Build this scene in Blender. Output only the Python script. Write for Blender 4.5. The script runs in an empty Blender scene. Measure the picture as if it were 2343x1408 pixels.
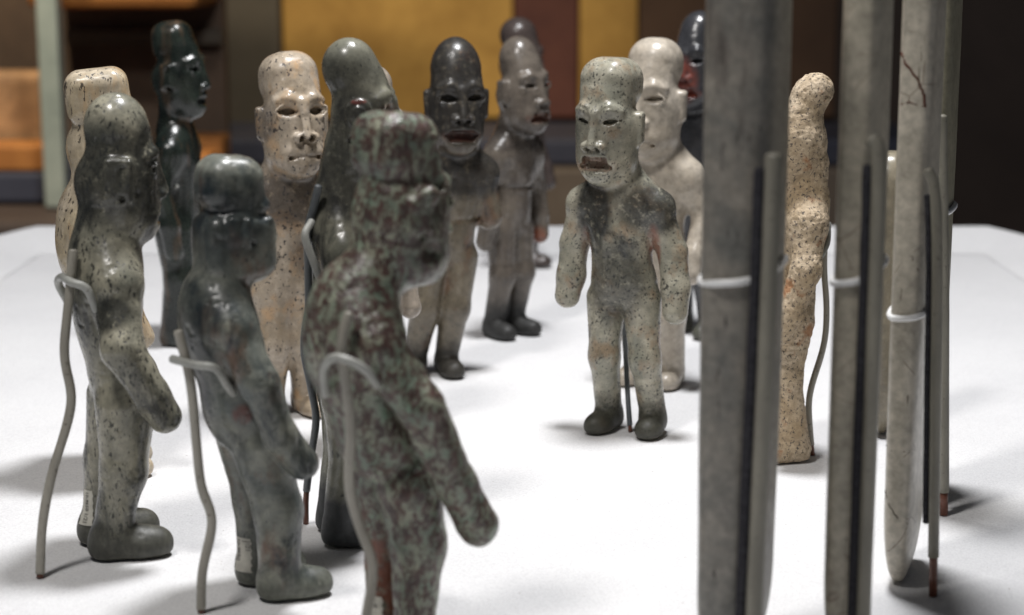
import bpy, bmesh, math, random
import numpy as np
from mathutils import Vector, Matrix, noise as mnoise
from mathutils.bvhtree import BVHTree

R = math.radians
scene = bpy.context.scene
COL = scene.collection
random.seed(4)
rng = np.random.default_rng(7)

# ------------------------------------------------------------------ camera, light, exposure
cam_data = bpy.data.cameras.new('camera')
cam = bpy.data.objects.new('camera', cam_data)
COL.objects.link(cam)
cam.location = (0, 0, 0.238)
cam.rotation_euler = (R(90 - 11.03), 0, 0)
cam_data.sensor_width = 36.0
cam_data.lens = 66.07
cam_data.clip_start = 0.02
cam_data.clip_end = 50.0
cam_data.dof.use_dof = True
cam_data.dof.focus_distance = 0.82
cam_data.dof.aperture_fstop = 10.5
scene.camera = cam

world = bpy.data.worlds.new('World')
scene.world = world
world.use_nodes = True
bg = world.node_tree.nodes['Background']
bg.inputs[0].default_value = (0.72, 0.80, 1.0, 1)
bg.inputs[1].default_value = 0.04

def spot(name, loc, target, watts, size_deg, blend, radius, col):
    l = bpy.data.lights.new(name, 'SPOT')
    l.energy = watts
    l.spot_size = R(size_deg)
    l.spot_blend = blend
    l.shadow_soft_size = radius
    l.color = col
    o = bpy.data.objects.new(name, l)
    COL.objects.link(o)
    o.location = loc
    o.rotation_euler = (Vector(target) - Vector(loc)).to_track_quat('-Z', 'Y').to_euler()
    return o

def panel_lamp(name, loc, target, watts, size, col):
    l = bpy.data.lights.new(name, 'AREA')
    l.shape = 'DISK'; l.size = size; l.energy = watts; l.color = col
    o = bpy.data.objects.new(name, l)
    COL.objects.link(o)
    o.location = loc
    o.rotation_euler = (Vector(target) - Vector(loc)).to_track_quat('-Z', 'Y').to_euler()
    return o
panel_lamp('case_lamp', (0.07, 0.92, 1.10), (0.04, 0.88, 0.0), 14.5, 0.19, (0.985, 0.985, 1.0))
panel_lamp('case_lamp', (-0.32, 0.34, 1.08), (0.0, 0.80, 0.05), 6.6, 0.16, (1.0, 0.97, 0.94))
spot('gallery_spot', (-0.30, 2.1, 1.6), (-0.16, 3.2, 0.05), 62, 48, 1.0, 0.05, (1.0, 0.86, 0.62))
spot('showcase_fill_light', (-0.62, 1.90, 0.9), (-0.52, 2.42, 0.05), 32, 80, 0.8, 0.03, (1.0, 0.86, 0.66))  # added lamp, unseen, put in to brighten the far left showcase

scene.view_settings.view_transform = 'Standard'
scene.view_settings.look = 'None'
scene.view_settings.exposure = 0.0
scene.view_settings.gamma = 1.0
scene.view_settings.use_curve_mapping = False
scene.render.engine = 'CYCLES'
scene.cycles.use_denoising = True
scene.cycles.max_bounces = 8

# ------------------------------------------------------------------ small helpers
def tag(o, label=None, cat=None, group=None, kind=None):
    if label: o['label'] = label
    if cat: o['category'] = cat
    if group: o['group'] = group
    if kind: o['kind'] = kind
    return o

def empty(name, loc=(0, 0, 0)):
    o = bpy.data.objects.new(name, None)
    o.empty_display_size = 0.01
    COL.objects.link(o)
    o.location = loc
    return o

def link_mesh(name, verts, faces, mat=None, parent=None, smooth=True):
    me = bpy.data.meshes.new(name)
    me.from_pydata([tuple(map(float, v)) for v in verts], [], faces)
    me.update()
    if smooth:
        me.polygons.foreach_set('use_smooth', np.ones(len(me.polygons), bool))
    if mat: me.materials.append(mat)
    o = bpy.data.objects.new(name, me)
    COL.objects.link(o)
    if parent: o.parent = parent
    return o

def link_bm(name, bm, mat, parent=None, smooth=False):
    me = bpy.data.meshes.new(name)
    bm.normal_update(); bm.to_mesh(me); bm.free()
    if smooth:
        me.polygons.foreach_set('use_smooth', np.ones(len(me.polygons), bool))
    me.materials.append(mat)
    o = bpy.data.objects.new(name, me)
    COL.objects.link(o)
    if parent: o.parent = parent
    return o

def box(name, lo, hi, mat, parent=None, bevel=0.0, seg=3):
    bm = bmesh.new()
    bmesh.ops.create_cube(bm, size=1.0)
    lo = Vector(lo); hi = Vector(hi)
    for v in bm.verts:
        v.co = Vector(((lo.x + hi.x) / 2 + v.co.x * (hi.x - lo.x),
                       (lo.y + hi.y) / 2 + v.co.y * (hi.y - lo.y),
                       (lo.z + hi.z) / 2 + v.co.z * (hi.z - lo.z)))
    if bevel > 0:
        bmesh.ops.bevel(bm, geom=bm.edges[:], offset=bevel, segments=seg, affect='EDGES', profile=0.5)
    return link_bm(name, bm, mat, parent, smooth=False)

def catmull(pts, n=10):
    p = [np.array(q, float) for q in pts]
    p = [2 * p[0] - p[1]] + p + [2 * p[-1] - p[-2]]
    out = []
    for i in range(1, len(p) - 2):
        for k in range(n):
            t = k / n
            a, b, c, d = p[i - 1], p[i], p[i + 1], p[i + 2]
            out.append(0.5 * ((2 * b) + (-a + c) * t + (2 * a - 5 * b + 4 * c - d) * t * t + (-a + 3 * b - 3 * c + d) * t ** 3))
    out.append(p[-2])
    return out

def tube(name, pts, r, mat, parent=None, ns=14, n=8, curve=True, dome=(True, True), wob=0.0):
    """swept round rod; pts in mm (world), r in mm"""
    P = catmull(pts, n) if curve else [np.array(q, float) for q in pts]
    rad = [r * (1 + wob * mnoise.noise(Vector(tuple(q * 0.11)))) for q in P]
    T = []
    for i in range(len(P)):
        a = P[max(i - 1, 0)]; b = P[min(i + 1, len(P) - 1)]
        t = b - a; T.append(t / (np.linalg.norm(t) + 1e-9))
    # domed ends
    rings = []
    def dome_pts(c, t, r0, start):
        o = []
        for k in range(3):
            a = (k + 0.6) / 3.6 * math.pi / 2
            o.append((c + t * (1 if not start else -1) * r0 * 0.55 * math.sin(a), r0 * math.cos(a)))
        return o
    seq = [(P[i], rad[i], T[i]) for i in range(len(P))]
    if dome[0]:
        d = dome_pts(P[0], T[0], rad[0], True)[::-1]
        seq = [(c, q, T[0]) for c, q in d] + seq
    if dome[1]:
        d = dome_pts(P[-1], T[-1], rad[-1], False)
        seq = seq + [(c, q, T[-1]) for c, q in d]
    up = np.array([0.3, 0.5, 0.8]);
    verts = []; faces = []
    N = None
    for c, q, t in seq:
        if N is None:
            N = np.cross(t, up); N /= np.linalg.norm(N)
        N = N - t * np.dot(N, t); N /= np.linalg.norm(N)
        B = np.cross(t, N)
        for k in range(ns):
            a = 2 * math.pi * k / ns
            verts.append((c + q * (math.cos(a) * N + math.sin(a) * B)) * 0.001)
    m = len(seq)
    for i in range(m - 1):
        for k in range(ns):
            k2 = (k + 1) % ns
            faces.append((i * ns + k, i * ns + k2, (i + 1) * ns + k2, (i + 1) * ns + k))
    faces.append(tuple(range(ns))[::-1])
    faces.append(tuple((m - 1) * ns + k for k in range(ns)))
    return link_mesh(name, verts, faces, mat, parent)

# ------------------------------------------------------------------ materials
class NT:
    def __init__(self, name):
        self.m = bpy.data.materials.new(name)
        self.m.use_nodes = True
        self.t = self.m.node_tree
        self.b = self.t.nodes['Principled BSDF']
    def n(self, typ, **kw):
        nd = self.t.nodes.new(typ)
        for k, v in kw.items():
            if k.startswith('i_'):
                key = k[2:]
                key = int(key) if key.isdigit() else key
                nd.inputs[key].default_value = v
            else:
                setattr(nd, k, v)
        return nd
    def l(self, a, b): self.t.links.new(a, b)
    def coord(self, scale=(1000, 1000, 1000), loc=(0, 0, 0), kind='Object'):
        c = self.n('ShaderNodeTexCoord'); mp = self.n('ShaderNodeMapping')
        mp.inputs['Scale'].default_value = scale; mp.inputs['Location'].default_value = loc
        self.l(c.outputs[kind], mp.inputs[0]); return mp.outputs[0]
    def noise(self, co, scale, detail=4, rough=0.55, dist=0.0):
        nd = self.n('ShaderNodeTexNoise'); self.l(co, nd.inputs['Vector'])
        nd.inputs['Scale'].default_value = scale; nd.inputs['Detail'].default_value = detail
        nd.inputs['Roughness'].default_value = rough; nd.inputs['Distortion'].default_value = dist
        return nd.outputs[0]
    def ramp(self, fac, *stops):
        nd = self.n('ShaderNodeValToRGB'); self.l(fac, nd.inputs[0])
        el = nd.color_ramp.elements
        while len(el) < len(stops): el.new(0.5)
        for e, (p, c) in zip(el, stops):
            e.position = p
            e.color = (c, c, c, 1) if isinstance(c, (int, float)) else (*c, 1)
        return nd.outputs[0]
    def mix(self, fac, a, b, mode='MIX'):
        nd = self.n('ShaderNodeMix', data_type='RGBA', blend_type=mode)
        for s, v in ((0, fac), (6, a), (7, b)):
            if hasattr(v, 'is_linked') or hasattr(v, 'links'): self.l(v, nd.inputs[s])
            elif isinstance(v, tuple): nd.inputs[s].default_value = (*v, 1)
            else: nd.inputs[s].default_value = v
        return nd.outputs[2]
    def math(self, op, a, b=0.0, clamp=False):
        nd = self.n('ShaderNodeMath', operation=op); nd.use_clamp = clamp
        for s, v in ((0, a), (1, b)):
            if hasattr(v, 'links'): self.l(v, nd.inputs[s])
            else: nd.inputs[s].default_value = v
        return nd.outputs[0]
    def attr(self, name):
        nd = self.n('ShaderNodeAttribute'); nd.attribute_name = name
        return nd.outputs['Fac']
    def bump(self, h, strength=0.3, dist=0.0005, prev=None):
        nd = self.n('ShaderNodeBump'); self.l(h, nd.inputs['Height'])
        nd.inputs['Strength'].default_value = strength; nd.inputs['Distance'].default_value = dist
        if prev: self.l(prev, nd.inputs['Normal'])
        return nd.outputs[0]

def plain(name, col, rough=0.5, var=0.12, scale=40, bump=0.0, metallic=0.0, spec=0.5):
    m = NT(name)
    co = m.coord((1, 1, 1))
    n1 = m.noise(co, scale, 5)
    dark = tuple(c * (1 - var) for c in col); lite = tuple(min(1, c * (1 + var)) for c in col)
    m.l(m.ramp(n1, (0.3, dark), (0.7, lite)), m.b.inputs['Base Color'])
    m.b.inputs['Roughness'].default_value = rough
    m.b.inputs['Metallic'].default_value = metallic
    m.b.inputs['Specular IOR Level'].default_value = spec
    if bump: m.l(m.bump(m.noise(co, scale * 6, 3), bump, 0.0005), m.b.inputs['Normal'])
    return m.m

def stone(name, base, alt, dark, speck_amt=0.5, speck_scale=0.55, streak=0.4, blotch=0.3, blotch_scale=0.045,
          foot=None, foot_z=16, rough=0.19, red=(0.22, 0.035, 0.02), warm=None, seed=0.0, bump=0.05, pit=0.25, vein=0.0, speck_col=None, spec=0.5):
    """polished stone: broad tone change, fine dark inclusions, grown-in stains, pigment left in the cuts"""
    m = NT(name)
    co = m.coord((1000, 1000, 1000), (seed * 37.0, seed * 17.0, seed * 91.0))
    st = m.coord((1000, 1000, 1000 * streak), (seed * 13.0, seed * 57.0, seed * 31.0))
    big = m.noise(co, 0.05, 6, 0.6, 0.6)
    c = m.ramp(big, (0.35, base), (0.66, alt))
    mid = m.noise(co, 0.28, 5, 0.65)
    c = m.mix(0.75, c, m.ramp(mid, (0.28, 0.40), (0.72, 1.05)), 'MULTIPLY')
    if warm:
        w = m.noise(st, 0.09, 4, 0.6)
        c = m.mix(m.math('MULTIPLY', m.ramp(w, (0.54, 0.0), (0.68, 1.0)), 0.7), c, warm)
    # stains
    bl = m.noise(st, blotch_scale, 7, 0.72, 0.4)
    lo = 0.70 - 0.32 * blotch
    c = m.mix(m.math('MULTIPLY', m.ramp(bl, (lo, 0.0), (lo + 0.11, 1.0)), 0.85), c, dark)
    # inclusions
    sp = m.noise(st, speck_scale * 1.25, 3.0, 0.6)
    clus = m.noise(co, 0.07, 3)
    thr = m.math('ADD', sp, m.math('MULTIPLY', m.math('SUBTRACT', clus, 0.5), 0.28))
    s_lo = 0.74 - 0.16 * speck_amt
    smask = m.ramp(thr, (s_lo, 0.0), (s_lo + 0.035, 1.0))
    c = m.mix(m.math('MULTIPLY', smask, 0.88), c, speck_col or tuple(x * 0.5 for x in dark))
    fine = m.noise(st, speck_scale * 3.2, 2.0, 0.5)
    fmask = m.ramp(fine, (0.66, 0.0), (0.72, 1.0))
    c = m.mix(m.math('MULTIPLY', fmask, 0.55 * min(1, speck_amt * 1.5)), c, dark)
    if vein > 0:
        v = m.n('ShaderNodeTexVoronoi', feature='DISTANCE_TO_EDGE'); 
        wv = m.mix(0.25, co, m.n('ShaderNodeTexNoise').outputs[1])
        m.l(co, v.inputs['Vector']); v.inputs['Scale'].default_value = 0.045
        vm = m.ramp(v.outputs['Distance'], (0.0, 1.0), (0.012, 0.0))
        keep = m.ramp(m.noise(co, 0.05, 3), (0.5, 0.0), (0.56, 1.0))
        c = m.mix(m.math('MULTIPLY', m.math('MULTIPLY', vm, keep), vein), c, (0.09, 0.045, 0.025))
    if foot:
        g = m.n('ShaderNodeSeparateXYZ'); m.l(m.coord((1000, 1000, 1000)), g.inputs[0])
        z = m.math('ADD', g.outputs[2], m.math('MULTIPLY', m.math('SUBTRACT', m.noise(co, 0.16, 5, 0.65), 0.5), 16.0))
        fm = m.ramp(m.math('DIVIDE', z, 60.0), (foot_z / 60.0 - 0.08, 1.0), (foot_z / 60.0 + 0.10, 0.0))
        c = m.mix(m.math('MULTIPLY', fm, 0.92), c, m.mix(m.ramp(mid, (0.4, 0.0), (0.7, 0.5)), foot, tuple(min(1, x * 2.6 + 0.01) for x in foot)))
    # stains placed by hand, and pigment in the cuts
    dk = m.math('MULTIPLY', m.attr('stain'), m.ramp(m.noise(co, 0.24, 7, 0.75), (0.30, 0.0), (0.46, 1.0)))
    c = m.mix(m.math('MULTIPLY', dk, 0.92), c, m.mix(m.ramp(mid, (0.40, 0.0), (0.80, 0.55)), tuple(x * 0.6 for x in dark), tuple(x * 2.4 for x in dark)))
    rd = m.math('MULTIPLY', m.attr('pigment'), m.ramp(m.noise(co, 0.33, 4, 0.6), (0.30, 0.15), (0.55, 1.0)))
    c = m.mix(m.math('MULTIPLY', rd, 0.9, True), c, red)
    m.l(c, m.b.inputs['Base Color'])
    rg = m.ramp(mid, (0.3, rough + 0.14), (0.7, rough))
    rg = m.mix(m.math('MULTIPLY', smask, 0.6), rg, (0.6, 0.6, 0.6))
    if foot: rg = m.mix(m.math('MULTIPLY', fm, 0.85), rg, (0.62, 0.62, 0.62))
    m.l(rg, m.b.inputs['Roughness'])
    m.b.inputs['Specular IOR Level'].default_value = spec
    h1 = m.bump(m.noise(co, 0.16, 4), bump, 0.0009)
    pits = m.math('SUBTRACT', 1.0, smask)
    h2 = m.bump(pits, pit, 0.00025, h1)
    h3 = m.bump(m.noise(co, 1.6, 3), 0.10, 0.00012, h2)
    m.l(h3, m.b.inputs['Normal'])
    return m.m
# ------------------------------------------------------------------ sculpting: signed distance figures -> one mesh each
def rot_xyz(ax, ay, az):
    return np.array(Matrix.Rotation(R(az), 3, 'Z') @ Matrix.Rotation(R(ay), 3, 'Y') @ Matrix.Rotation(R(ax), 3, 'X'))

class Sculpt:
    """a list of blended volumes in millimetres; frame 0 is the body, frame 1 the head"""
    def __init__(self):
        self.ops = []
        self.frames = [(np.eye(3), np.zeros(3))]
        self.marks = []          # (attribute, frame, centre, radius, amount)
    def head_frame(self, loc, ax=0, ay=0, az=0, s=1.0):
        self.frames.append((rot_xyz(ax, ay, az) * s, np.array(loc, float)))
        self.hs = s
    def cone(self, a, b, r1, r2, k=4, op='+', fr=0, sq=(1, 1, 1)):
        a = np.array(a, float); b = np.array(b, float)
        c = (a + b) / 2; bound = np.linalg.norm(b - a) / 2 + max(r1, r2)
        self.ops.append((op, 'cone', fr, k, c, bound, (a, b, r1, r2)))
    def ell(self, c, r, rot=None, k=4, op='+', fr=0):
        M = rot_xyz(*rot) if rot else None
        self.ops.append((op, 'ell', fr, k, np.array(c, float), max(r), (np.array(c, float), np.array(r, float), M)))
    def rbox(self, c, h, r, rot=None, k=3, op='+', fr=0):
        M = rot_xyz(*rot) if rot else None
        self.ops.append((op, 'box', fr, k, np.array(c, float), float(np.linalg.norm(h)), (np.array(c, float), np.array(h, float), r, M)))
    def tor(self, c, R0, r, rot=None, sx=1.0, sy=1.0, k=1.5, op='+', fr=0):
        """ring in the local xy plane"""
        M = rot_xyz(*rot) if rot else None
        self.ops.append((op, 'tor', fr, k, np.array(c, float), R0 * max(sx, sy) + r, (np.array(c, float), R0, r, M, sx, sy)))
    def mark(self, name, c, rad, amt=1.0, fr=0):
        self.marks.append((name, fr, np.array(c, float), rad, amt))
    @staticmethod
    def prim(kind, P, a):
        if kind == 'cone':
            A, B, r1, r2 = a
            ba = B - A; pa = P - A
            t = np.clip((pa @ ba) / max(ba @ ba, 1e-9), 0, 1)
            return np.linalg.norm(pa - t[:, None] * ba, axis=1) - (r1 + (r2 - r1) * t)
        if kind == 'ell':
            c, r, M = a
            q = P - c
            if M is not None: q = q @ M
            k0 = np.linalg.norm(q / r, axis=1); k1 = np.linalg.norm(q / (r * r), axis=1)
            return np.where(k1 > 1e-6, k0 * (k0 - 1) / np.maximum(k1, 1e-6), -r.min())
        if kind == 'box':
            c, h, r, M = a
            q = P - c
            if M is not None: q = q @ M
            q = np.abs(q) - (h - r)
            return np.linalg.norm(np.maximum(q, 0), axis=1) + np.minimum(q.max(axis=1), 0) - r
        if kind == 'tor':
            c, R0, r, M, sx, sy = a
            q = P - c
            if M is not None: q = q @ M
            d = np.hypot(q[:, 0] / sx, q[:, 1] / sy) - R0
            return np.hypot(d * min(sx, sy), q[:, 2]) - r
    def local(self, P, fr):
        M, t = self.frames[fr]
        if fr == 0: return P
        s = np.cbrt(np.linalg.det(M))
        return ((P - t) @ (M / s)) / s
    def eval(self, P):
        P = P.astype(np.float32)
        d = np.full(len(P), 60.0, np.float32)
        loc = [self.local(P, i) for i in range(len(self.frames))]
        for op, kind, fr, k, c, bound, a in self.ops:
            s = 1.0 if fr == 0 else self.hs
            Q = loc[fr]
            m = np.einsum('ij,ij->i', Q - c, Q - c) < (bound + k + 7.0) ** 2
            if not m.any(): continue
            p = self.prim(kind, Q[m], a) * s
            kk = k * s
            o = d[m]
            if op == '+':
                h = np.maximum(kk - np.abs(o - p), 0) / kk
                d[m] = np.minimum(o, p) - h * h * kk * 0.25
            else:
                p = -p
                h = np.maximum(kk - np.abs(o - p), 0) / kk
                d[m] = np.maximum(o, p) + h * h * kk * 0.25
        # flat soles
        fl = 0.0 - P[:, 2]
        h = np.maximum(1.5 - np.abs(d - fl), 0) / 1.5
        return np.maximum(d, fl) + h * h * 1.5 * 0.25
    def mesh(self, vox=0.8, lo=(-45, -45, -3), hi=(45, 45, 210)):
        B = 4
        lo = np.array(lo, float); hi = np.array(hi, float)
        nb = np.ceil((hi - lo) / (vox * B)).astype(int)
        ax = [lo[i] + vox * B * (np.arange(nb[i]) + 0.5) - vox * 0.5 for i in range(3)]
        G = np.stack(np.meshgrid(*ax, indexing='ij'), -1).reshape(-1, 3)
        dc = self.eval(G).reshape(nb)
        near = np.abs(dc) < vox * B * 1.3
        D = np.repeat(np.repeat(np.repeat(dc, B, 0), B, 1), B, 2).astype(np.float32)
        bi = np.argwhere(near)
        o2 = np.stack(np.meshgrid(*[np.arange(2)] * 3, indexing='ij'), -1).reshape(-1, 3)
        S2 = (bi[:, None, :] * 2 + o2[None]).reshape(-1, 3)              # half blocks
        d2 = self.eval(lo + (S2 * 2 + 0.5) * vox)
        for o in o2:
            J = S2 * 2 + o
            D[J[:, 0], J[:, 1], J[:, 2]] = d2
        S2 = S2[np.abs(d2) < vox * 2.6]
        I = (S2[:, None, :] * 2 + o2[None]).reshape(-1, 3)
        D[I[:, 0], I[:, 1], I[:, 2]] = self.eval(lo + I * vox)
        return surface_nets(D, lo, vox)

def surface_nets(D, lo, h):
    S = D < 0
    c = np.zeros(tuple(n - 1 for n in D.shape), np.int8)
    corners = [(i, j, k) for i in (0, 1) for j in (0, 1) for k in (0, 1)]
    sl = lambda o, n: slice(o, n - 1 + o)
    for i, j, k in corners:
        c += S[sl(i, D.shape[0]), sl(j, D.shape[1]), sl(k, D.shape[2])]
    act = (c > 0) & (c < 8)
    A = np.argwhere(act)
    idx = np.full(act.shape, -1, np.int32); idx[act] = np.arange(len(A))
    V = np.stack([D[A[:, 0] + i, A[:, 1] + j, A[:, 2] + k] for i, j, k in corners], 1)
    C = np.array(corners, float)
    acc = np.zeros((len(A), 3)); cnt = np.zeros(len(A))
    for a in range(8):
        for b in range(a + 1, 8):
            if np.abs(C[a] - C[b]).sum() != 1: continue
            va, vb = V[:, a], V[:, b]
            m = (va < 0) != (vb < 0)
            t = np.clip(va[m] / (va[m] - vb[m]), 0, 1)
            acc[m] += C[a] + t[:, None] * (C[b] - C[a]); cnt[m] += 1
    verts = lo + (A + acc / np.maximum(cnt, 1)[:, None]) * h
    quads = []
    for axis in range(3):
        o = [0, 0, 0]; o[axis] = 1
        n = D.shape
        s0 = S[tuple(slice(0, n[i] - o[i]) for i in range(3))]
        s1 = S[tuple(slice(o[i], n[i]) for i in range(3))]
        E = np.argwhere(s0 != s1)
        u, v = [(1, 2), (2, 0), (0, 1)][axis]
        E = E[(E[:, u] > 0) & (E[:, v] > 0) & (E[:, u] < n[u] - 1) & (E[:, v] < n[v] - 1)]
        def cell(du, dv):
            q = E.copy(); q[:, u] += du; q[:, v] += dv
            return idx[q[:, 0], q[:, 1], q[:, 2]]
        Q = np.stack([cell(-1, -1), cell(0, -1), cell(0, 0), cell(-1, 0)], 1)
        flip = ~s0[E[:, 0], E[:, 1], E[:, 2]]
        Q[flip] = Q[flip][:, ::-1]
        quads.append(Q)
    Q = np.concatenate(quads)
    return verts, Q[(Q >= 0).all(1)]

def relax(V, Q, it=2, lam=0.45):
    for _ in range(it):
        acc = np.zeros_like(V); cnt = np.zeros(len(V))
        for a in range(4):
            b = (a + 1) % 4
            np.add.at(acc, Q[:, a], V[Q[:, b]]); np.add.at(acc, Q[:, b], V[Q[:, a]])
            np.add.at(cnt, Q[:, a], 1); np.add.at(cnt, Q[:, b], 1)
        V = V + lam * (acc / np.maximum(cnt, 1)[:, None] - V)
    return V

def sculpt_object(name, sc, mat, vox, rough=0.0, rough_scale=0.2, lo=(-45, -45, -3), hi=(45, 45, 212), seed=0, pits=0.0):
    V, Q = sc.mesh(vox, lo, hi)
    V = relax(V, Q, 1, 0.35)
    me = bpy.data.meshes.new(name)
    me.vertices.add(len(V)); me.loops.add(len(Q) * 4); me.polygons.add(len(Q))
    me.vertices.foreach_set('co', (V * 0.001).astype(np.float32).ravel())
    me.loops.foreach_set('vertex_index', Q.astype(np.int32).ravel())
    me.polygons.foreach_set('loop_start', np.arange(0, len(Q) * 4, 4, dtype=np.int32))
    me.polygons.foreach_set('use_smooth', np.ones(len(Q), bool))
    me.update(calc_edges=True); me.validate()
    # uneven, hand-worked surface
    N = np.empty(len(V) * 3, np.float32); me.vertices.foreach_get('normal', N); N = N.reshape(-1, 3)
    if pits > 0:
        pv = vnoise(V * 0.42 + seed * 3.1 + 50.0); pv2 = vnoise(V * 0.9 + seed + 9.0)
        V = V - N * (np.clip((pv - 0.55) / 0.25, 0, 1) * pits + np.clip((pv2 - 0.62) / 0.2, 0, 1) * pits * 0.6)[:, None]
    if rough > 0:
        dsp = vnoise(V * rough_scale + seed * 7.3) + 0.5 * vnoise(V * rough_scale * 2.1 + 31.7) + 0.25 * vnoise(V * rough_scale * 4.3 + 11.1)
        V = V + N * (dsp * rough)[:, None]
        V[:, 2] = np.maximum(V[:, 2], 0.0)
        me.vertices.foreach_set('co', (V * 0.001).astype(np.float32).ravel())
        me.update()
    for nm in ('pigment', 'stain'):
        w = np.zeros(len(V), np.float32)
        for n2, fr, c, rad, amt in sc.marks:
            if n2 != nm: continue
            Pl = sc.local(V, fr) - c
            d = np.linalg.norm(Pl / np.array(rad), axis=1)
            w = np.maximum(w, amt * np.clip((1.45 - d) * 2.0, 0, 1))
        at = me.attributes.new(nm, 'FLOAT', 'POINT')
        at.data.foreach_set('value', np.clip(w, 0, 1).astype(np.float32))
    me.materials.append(mat)
    o = bpy.data.objects.new(name, me)
    COL.objects.link(o)
    return o

_LAT = rng.uniform(-1, 1, (32, 32, 32))
def vnoise(P):
    I = np.floor(P).astype(int); fr = P - I
    fr = fr * fr * (3 - 2 * fr)
    out = np.zeros(len(P))
    for i in (0, 1):
        for j in (0, 1):
            for k in (0, 1):
                w = (fr[:, 0] if i else 1 - fr[:, 0]) * (fr[:, 1] if j else 1 - fr[:, 1]) * (fr[:, 2] if k else 1 - fr[:, 2])
                out += w * _LAT[(I[:, 0] + i) % 32, (I[:, 1] + j) % 32, (I[:, 2] + k) % 32]
    return out

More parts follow.
